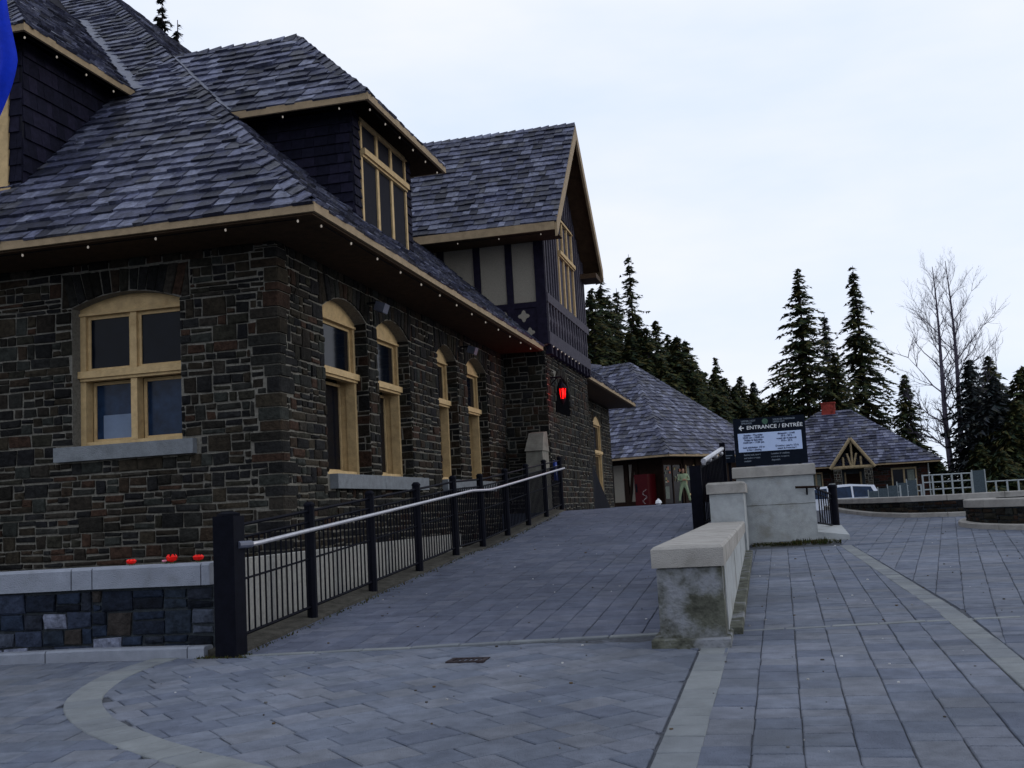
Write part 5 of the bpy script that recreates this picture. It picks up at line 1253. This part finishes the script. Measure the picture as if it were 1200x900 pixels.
def cwin(a0, a1, b0, b1):
    f = obj('window', fbox(FC, a0, a1, b0, b1, 0, .02), 'glass', Q)
    for (p_, q_, r_, s_) in ((a0 - .08, a0, b0 - .08, b1 + .1), (a1, a1 + .08, b0 - .08, b1 + .1), ((a0 + a1) / 2 - .05, (a0 + a1) / 2 + .05, b0, b1), (a0, a1, b1, b1 + .1), (a0, a1, b0 - .08, b0)): obj('frame', fbox(FC, p_, q_, r_, s_, 0, .07), 'log', f)
    obj('curtain', fbox(FC, a0 + .05, a0 + .45, b0 + .05, b1 - .05, .021, .03), 'curtain', f)
cwin(.75, 2.02, 1.2, 2.85); cwin(6.15, 6.8, 1.2, 2.85)
dd = obj('door', fbox(FC, 3.9, 4.7, .6, 2.75, 0, .04), 'brownwood', Q); obj('door_frame', fbox(FC, 3.8, 3.9, .6, 2.85, 0, .07), 'log', dd); obj('door_frame', fbox(FC, 4.7, 4.8, .6, 2.85, 0, .07), 'log', dd)
obj('drainpipe', MB().tube([FC.p(.0, 3.1, .5), FC.p(-.0, 2.7, .1), FC.p(-.0, .5, .1)], .04, 6), 'whitemetal', Q)

# ================================================================== CAR behind the planters
def make_car(cx, cy, z, ang):
    ca, sa = math.cos(ang), math.sin(ang)
    def T(x, y, zz): return (cx + x * ca - y * sa, cy + x * sa + y * ca, z + zz)
    c = thing('parked_car', 'white car with dark windows parked beyond the planters in front of the cottage', 'car', (cx, cy, z))
    prof = [(-2.25, .35), (-2.28, .75), (-2.15, .95), (-1.35, 1.02), (2.0, 1.05), (2.2, .95), (2.25, .6), (2.2, .35)]
    mb = MB(); ys_ = [(-.88, .94), (-.90, 1), (.90, 1), (.88, .94)]
    for y, k in ys_: mb.v += [T(x * (k if abs(x) > 2 else 1), y, zz) for x, zz in prof]
    n = len(prof)
    for j in range(3):
        for i in range(n): mb.f.append((j * n + i, j * n + (i + 1) % n, (j + 1) * n + (i + 1) % n, (j + 1) * n + i))
    mb.f += [tuple(range(n)), tuple(reversed(range(3 * n, 4 * n)))]; body = obj('body', mb, 'carwhite', c)
    cab = [(-1.35, 1.0), (-.55, 1.50), (.9, 1.60), (1.9, 1.52), (2.15, 1.0)]
    mb = MB(); lo = [T(x, -.84, zz) for x, zz in cab]; hi = [T(x, .84, zz) for x, zz in cab]
    def lean(L_, s_): return [T(x, s_ * (.84 - (zz - 1.0) * .22), zz) for x, zz in cab]
    mb.prism(lean(cab, -1), lean(cab, 1)); obj('cabin', mb, 'carwhite', c)
    for s_ in (-1, 1):
        for wp in ([(-1.15, 1.06), (-.5, 1.44), (-.02, 1.47), (-.02, 1.06)], [(.06, 1.06), (.06, 1.475), (.95, 1.51), (.95, 1.06)], [(1.03, 1.06), (1.03, 1.51), (1.75, 1.46), (1.95, 1.06)]):
            mb = MB(); mb.prism([T(x, s_ * (.843 - (zz - 1.0) * .22), zz) for x, zz in wp], [T(x, s_ * (.856 - (zz - 1.0) * .22), zz) for x, zz in wp]); obj('side_window', mb, 'glass_reflect', c)
        for wx in (-1.4, 1.35):
            a_ = T(wx, s_ * .92, .33); b_ = T(wx, s_ * .70, .33); wh = obj('wheel', MB().bar(b_, a_, .33, 20), 'tyre', c); obj('rim', MB().bar(T(wx, s_ * .921, .33), T(wx, s_ * .93, .33), .19, 16), 'whitemetal', wh)
        obj('headlight', MB().obox(T(-2.27, s_ * .62 - .1, .70), Vector(T(.06, 0, 0)) - Vector(T(0, 0, 0)), Vector(T(0, .24, 0)) - Vector(T(0, 0, 0)), (0, 0, .14)), 'lens', c)
    obj('windscreen', MB().prism([T(-1.33, -.74, 1.05), T(-1.33, .74, 1.05), T(-.60, .66, 1.485), T(-.60, -.66, 1.485)], [T(-1.36, -.74, 1.06), T(-1.36, .74, 1.06), T(-.63, .66, 1.495), T(-.63, -.66, 1.495)]), 'glass', c)
make_car(1.55, 46.5, .36, math.radians(186 - 172))

# ================================================================== WHITE RAILINGS beyond the planters
def white_fence(label, p, q, z0, z1, n_, rails, m='whitemetal'):
    t = thing('white_railing', label, 'railing', (p[0], p[1], z0)); p, q = Vector((*p, 0)), Vector((*q, 0))
    for k in range(n_ + 1): c = p + (q - p) * k / n_; obj('post', MB().box(c.x - .022, c.y - .022, z0, c.x + .022, c.y + .022, z1), m, t)
    for r in rails: obj('rail', MB().bar((p.x, p.y, z0 + (z1 - z0) * r), (q.x, q.y, z0 + (z1 - z0) * r), .017, 4), m, t)
    return t
white_fence('taller white railing of four rails behind the middle planter', (3.76, 32.0), (5.06, 32.3), .9, 1.99, 5, (.45, .62, .80, .98))
white_fence('lower white railing to the left of the taller one', (2.95, 31.85), (3.70, 32.0), .9, 1.74, 4, (.6, .78, .97))
white_fence('white railing at the right edge behind the nearer round planter', (5.40, 32.4), (9.0, 33.2), .9, 1.73, 12, (.6, .97))
t = thing('frosted_screen', 'bluish frosted screen panel at the end of the taller white railing', 'screen', (5.2, 32.35, 1.0))
obj('panel', MB().box(5.10, 32.3, .9, 5.40, 32.36, 2.03), 'panelglass', t); obj('frame', MB().box(5.07, 32.29, .9, 5.10, 32.37, 2.05).box(5.40, 32.29, .9, 5.43, 32.37, 2.05), 'whitemetal', t)
t = thing('frosted_screen', 'wide bluish mesh screen behind the white car and planter', 'screen', (2.6, 31.7, 1.0))
for k in range(5): obj('panel', MB().box(2.30 + k * .26, 31.72 + k * .05, .9, 2.54 + k * .26, 31.76 + k * .05, 1.62 + .06 * min(k, 4)), 'panelglass', t)
for k in range(6): obj('post', MB().box(2.27 + k * .26, 31.70 + k * .05, .9, 2.295 + k * .26, 31.75 + k * .05, 1.66 + .06 * min(k, 4)), 'whitemetal', t)

# ================================================================== TREES
def conifer(x, y, z, h, r, seed, label, group='spruce trees beyond the buildings', m='needle', dens=1., top=.10, irregular=.25, droop=.35, bare=.12, mbk='bark'):
    rt = random.Random(seed); t = thing('spruce_tree', label, 'tree', (x, y, z), group)
    obj('trunk', MB().tube([(x, y, z), (x + rt.uniform(-.1, .1), y, z + h * .5), (x, y, z + h)], [h * .013, h * .008, .02], 7), mbk, t)
    mb = MB(); brm = MB(); zz = h * bare; V_, Fc = mb.v, mb.f
    while zz < h * .995:
        f = (zz / h - bare) / (1 - bare); env = 1.45 * r * ((1 - f) ** .9) * (.55 + .45 * min(1, f / .12 + .5)) + .12
        nb = max(3, int((5 + 2 * rt.random()) * (1 if f < .9 else .7)))
        a0 = rt.uniform(0, 6.28)
        for b in range(nb):
            a = a0 + b * 6.283 / nb + rt.uniform(-.3, .3); Lb = env * rt.uniform(1 - irregular * 1.6, 1 + irregular * .6)
            if rt.random() < irregular * .25: Lb *= .4
            ca, sa = math.cos(a), math.sin(a); n = max(4, int(Lb / .21 * dens)); z0_ = zz; zz = zz + rt.uniform(-.6, .6) * h * .02; up_ = rt.uniform(.0, .28)
            brm.bar((x, y, z + zz), (x + ca * Lb * .9, y + sa * Lb * .9, z + zz - droop * Lb * .75 + .12 * Lb), .03 * h / 18, 3, .008)
            for k in range(n):
                s = (k + .6 + rt.uniform(-.3, .3)) / n; px_, py_ = x + ca * Lb * s, y + sa * Lb * s; pz = z + zz + Lb * (up_ * s - droop * s * s * .9) + rt.uniform(-.09, .09)
                wd = (.42 * (1 - s * .55) + .12) * min(1, .35 + env * .4) * rt.uniform(.7, 1.3)
                for e in range(4):
                    da = a + (-1.15, 1.15, -.5, .5)[e] + rt.uniform(-.35, .35); l = wd * rt.uniform(.8, 1.5) * (1.2 if e < 2 else .9); dz = -l * rt.uniform(.15, .75)
                    ex, ey = px_ + math.cos(da) * l, py_ + math.sin(da) * l; tw = rt.uniform(.035, .075) * (1 + r / 5)
                    i0 = len(V_); V_.append((px_ - math.sin(da) * tw, py_ + math.cos(da) * tw, pz + rt.uniform(-.02, .04))); V_.append((px_ + math.sin(da) * tw, py_ - math.cos(da) * tw, pz - tw * rt.uniform(.5, 1.5))); V_.append((ex, ey, pz + dz)); Fc.append((i0, i0 + 1, i0 + 2))
            zz = z0_
        zz += max(.16, h * .021 * rt.uniform(.7, 1.3)) * (1 if f < .85 else .7)
    obj('branches', brm, mbk, t, kind='stuff'); obj('crown', mb, m, t, kind='stuff')
    return t
def tree_at(px_, py_, D, gz=0.):      # plan point for a tree: lateral and depth in metres from the camera
    return None
GR = 'spruce trees behind the cottage'
conifer(2.5, 86.5, 0, 19.2, 4.0, 1, 'tall full spruce behind the left end of the cottage roof', GR, irregular=.3)
conifer(6.9, 90.7, 0, 19.8, 3.1, 2, 'tall dark spruce with heavy drooping boughs above the cottage chimney', GR, irregular=.45, droop=.6, dens=1.2)
conifer(4.7, 97.0, 0, 17.0, 2.0, 3, 'thin grey topped spruce between the two tallest spruces', GR, irregular=.4, m='needle2')
conifer(9.3, 84.1, 0, 9.9, 1.9, 4, 'small pointed spruce just right of the cottage chimney and left of the bare trees', GR)
conifer(13.1, 79.6, 0, 10.4, 2.4, 5, 'spruce right of the pair of bare trees', GR, irregular=.4, m='needle2')
conifer(15.2, 84.5, 0, 10.9, 3.1, 6, 'pointed spruce near the right edge', GR, irregular=.3)
conifer(15.6, 76.0, 0, 9.2, 3.4, 7, 'dark spruce at the right edge', GR)
conifer(13.9, 76.0, 0, 8.6, 3, 8, 'ragged grey spruce in front of the pointed one at the right', GR, irregular=.5, m='needle2')
conifer(12.0, 72.5, 0, 4.2, 1.8, 9, 'low spruce beside the right end of the cottage', GR)
conifer(14.2, 71.5, 0, 6.6, 2.4, 10, 'broad low spruce behind the white railing at the right', GR, dens=1.3)
conifer(16.9, 72.5, 0, 7.4, 2.6, 11, 'broad low spruce outside the right corner', GR, dens=1.3)
conifer(12.6, 69.0, 0, 3.6, 2.0, 12, 'bushy young spruce behind the taller white railing', GR, dens=1.3)
conifer(9.9, 76.5, 0, 3.6, 1.6, 13, 'young spruce behind the cottage eave', GR)
conifer(-.2, 88.0, 0, 9.5, 3.6, 14, 'spruce hidden behind the entrance sign', GR)
conifer(.8, 96.0, 0, 11.0, 3.6, 15, 'dark spruce just left of the tall full spruce', GR)
conifer(4.6, 84.5, 0, 12.0, 2.2, 36, 'mid height spruce filling the gap above the cottage ridge', GR)
GL = 'spruce trees behind the pavilion'
conifer(-13.2, 87.7, 0, 20.6, 4.6, 16, 'full spruce close beside the timbered gable', GL, irregular=.3)
conifer(-12.0, 97.9, 0, 24.4, 3.2, 17, 'slender tall spruce standing above the others left of the pavilion roof', GL, irregular=.55, dens=.8)
conifer(-9.1, 89.3, 0, 16.6, 4.8, 18, 'ragged spruce above the pavilion hip', GL, irregular=.5)
conifer(-7.2, 86.5, 0, 14.8, 4.4, 19, 'brownish spruce right of the ragged one above the pavilion roof', GL, irregular=.3)
conifer(-10.6, 84.5, 0, 15.0, 5, 20, 'dense dark spruce low behind the pavilion ridge', GL, dens=1.2)
conifer(-8.2, 83.0, 0, 12.6, 4.6, 21, 'dense spruce behind the right slope of the pavilion roof', GL, dens=1.2)
conifer(-6.0, 88.0, 0, 11.6, 4, 22, 'mid height spruce where the tree line drops', GL)
conifer(-5.05, 100.8, 0, 14.5, 2.0, 23, 'thin spruce with a bare tip at the dip in the tree line', GL, irregular=.5)
conifer(-4.2, 97.3, 0, 12.3, 3.6, 24, 'spruce right of the thin one with the bare tip', GL, irregular=.3)
conifer(-3.0, 102.0, 0, 12.8, 3.2, 25, 'twin topped spruce left of the entrance sign', GL)
conifer(-2.0, 110.0, 0, 13.2, 2.0, 26, 'last spruce of the left group before the gap', GL, m='needle2')
conifer(-1.0, 104.0, 0, 10.6, 3.2, 27, 'low spruce in the gap left of the tall full spruce', GL)
conifer(-15.8, 95.0, 0, 19.0, 4.5, 28, 'spruce mostly behind the timbered gable', GL)
conifer(-4.4, 86.0, 0, 9.6, 3.8, 29, 'low dense spruce above the lower edge of the pavilion roof', GL, dens=1.2)
conifer(-2.4, 89.0, 0, 9.0, 3.8, 30, 'low dense spruce beside the top left of the entrance sign', GL, dens=1.2)
conifer(-7.9, 92.0, 0, 15.2, 4.2, 51, 'bushy spruce filling the middle of the tree line left of the dip', GL, irregular=.35)
conifer(-10.9, 92.5, 0, 16.6, 4.2, 52, 'bushy spruce between the slender tallest one and the ragged one', GL, irregular=.35)
conifer(-6.3, 92.5, 0, 12.6, 3.8, 53, 'spruce on the falling edge of the tree line', GL, irregular=.3)
conifer(-3.4, 95.0, 0, 10.8, 3.6, 54, 'wide spruce under the bare tipped one', GL, irregular=.3)
conifer(-4.9, 93.0, 0, 12.2, 3.8, 55, 'wide spruce joining the two halves of the left tree line', GL, irregular=.3)
conifer(-1.9, 98.0, 0, 10.9, 3.4, 56, 'wide low spruce left of the entrance sign top', GL, irregular=.3)
conifer(-5.8, 84.0, 0, 10.2, 3.6, 57, 'low wide spruce touching the pavilion roof edge', GL, irregular=.3)
conifer(-.9, 94.0, 0, 9.3, 3.2, 58, 'low wide spruce directly over the entrance sign', GL, irregular=.3)
for k_, ((x_, y_, h_, r_), lab_) in enumerate(zip([(-13.4, 83.8, 18.7, 4.0), (-13.0, 90.0, 19.3, 3.6), (-12.8, 94.1, 20.6, 3.4), (-10.4, 88.9, 16.9, 4.0), (-9.4, 85.1, 15.5, 4.2), (-8.5, 92.6, 15.8, 4.0), (-6.7, 88.0, 14.6, 4.2), (-6.7, 95.3, 14.0, 3.8), (-6.0, 98.7, 13.1, 3.6), (-4.6, 100.1, 12.5, 3.6), (-3.3, 96.4, 11.4, 3.4), (-2.7, 101.8, 11.1, 3.2), (-1.4, 100.1, 10.5, 3.0), (-0.3, 94.3, 9.4, 3.0), (1.1, 98.7, 9.9, 3.0)],
        ['spruce half hidden by the timbered gable corner',
         'spruce just right of the timbered gable',
         'spruce tucked behind the slender tallest one',
         'bushy spruce right of the slender tallest one',
         'dark spruce left of the ragged one',
         'dark spruce right of the ragged one',
         'full spruce above the middle of the pavilion hip line',
         'short spruce where the tree line starts to fall',
         'small spruce left of the bare tipped one',
         'small spruce right of the bare tipped one',
         'small spruce left of the twin topped one',
         'small spruce right of the twin topped one',
         'small spruce right of the last tall one of the left group',
         'lowest spruce left over the entrance sign',
         'lowest spruce right over the entrance sign'])):
    conifer(x_, y_, 0, h_, r_, 70 + k_, lab_, GL, irregular=.3)
GB = 'spruce tips behind the main roof'
conifer(-31.0, 51.3, 0, 31.0, 1.6, 31, 'taller of two thin spruce tips above the main roof', GB, irregular=.5, bare=.5, m='needle2', dens=.9)
conifer(-30.2, 51.5, 0, 29.4, 1.1, 32, 'shorter of two thin spruce tips above the main roof', GB, irregular=.5, bare=.5, m='needle2', dens=.9)

def bare_tree(x, y, h, seed, label, lean=(0, 0), side=0):
    rt = random.Random(seed); t = thing('bare_tree', label, 'tree', (x, y, 0), 'pair of bare poplars')
    n = 14; pts = []
    for k in range(n + 1):
        f = k / n; pts.append((x + lean[0] * f * h + .15 * math.sin(f * 5 + seed), y + lean[1] * f * h, h * f))
    rads = [.26 * (1 - .92 * (k / n)) for k in range(n + 1)]
    obj('trunk', MB().tube(pts, rads, 8), 'palebark', t)
    bm_ = MB(); tw = MB()
    def grow(p, d, L_, r_, lev):
        ns_ = 4; q = Vector(p); d = Vector(d).normalized(); path = [tuple(q)]
        for i in range(ns_):
            d = (d + Vector((rt.uniform(-.18, .18), rt.uniform(-.18, .18), rt.uniform(.0, .22)))).normalized(); q = q + d * L_ / ns_; path.append(tuple(q))
            if lev < 3:
                for _ in range(2 if lev else 2):
                    if rt.random() < (.72 if lev < 2 else .4):
                        a = rt.uniform(0, 6.28); o = d.orthogonal().normalized(); o = o * math.cos(a) + d.cross(o) * math.sin(a)
                        grow(q, d * .75 + o * rt.uniform(.45, .9) + Vector((0, 0, .15)), L_ * rt.uniform(.35, .58), r_ * .5, lev + 1)
        (bm_ if lev == 0 else tw).tube(path, [r_ * (1 - .75 * i / ns_) for i in range(ns_ + 1)], 3, cap=False)
    k = 0
    for i in range(26):
        f = .22 + .76 * (i / 26) + rt.uniform(-.01, .01); j = min(n - 1, int(f * n)); g = f * n - j; p = Vector(pts[j]).lerp(Vector(pts[j + 1]), g)
        a = i * 2.4 + rt.uniform(-.5, .5); up = .35 + .9 * f; L_ = h * (.24 * (1 - f) + .07) * rt.uniform(.75, 1.15) * (1 if f > .35 else .7)
        if side and math.cos(a) * side < -.2 and f < .8: L_ *= .65
        grow(p, (math.cos(a), math.sin(a), up), L_, .10 * (1.12 - f), 0)
    obj('branches', bm_, 'palebark', t, kind='stuff'); obj('twigs', tw, 'palebark', t, kind='stuff')
bare_tree(11.75, 82.0, 17.4, 41, 'left of the two tall bare trees, leaning slightly', (-.012, 0), -1)
bare_tree(12.55, 82.4, 17.8, 42, 'right of the two tall bare trees, with the wider spread', (.004, 0), 1)
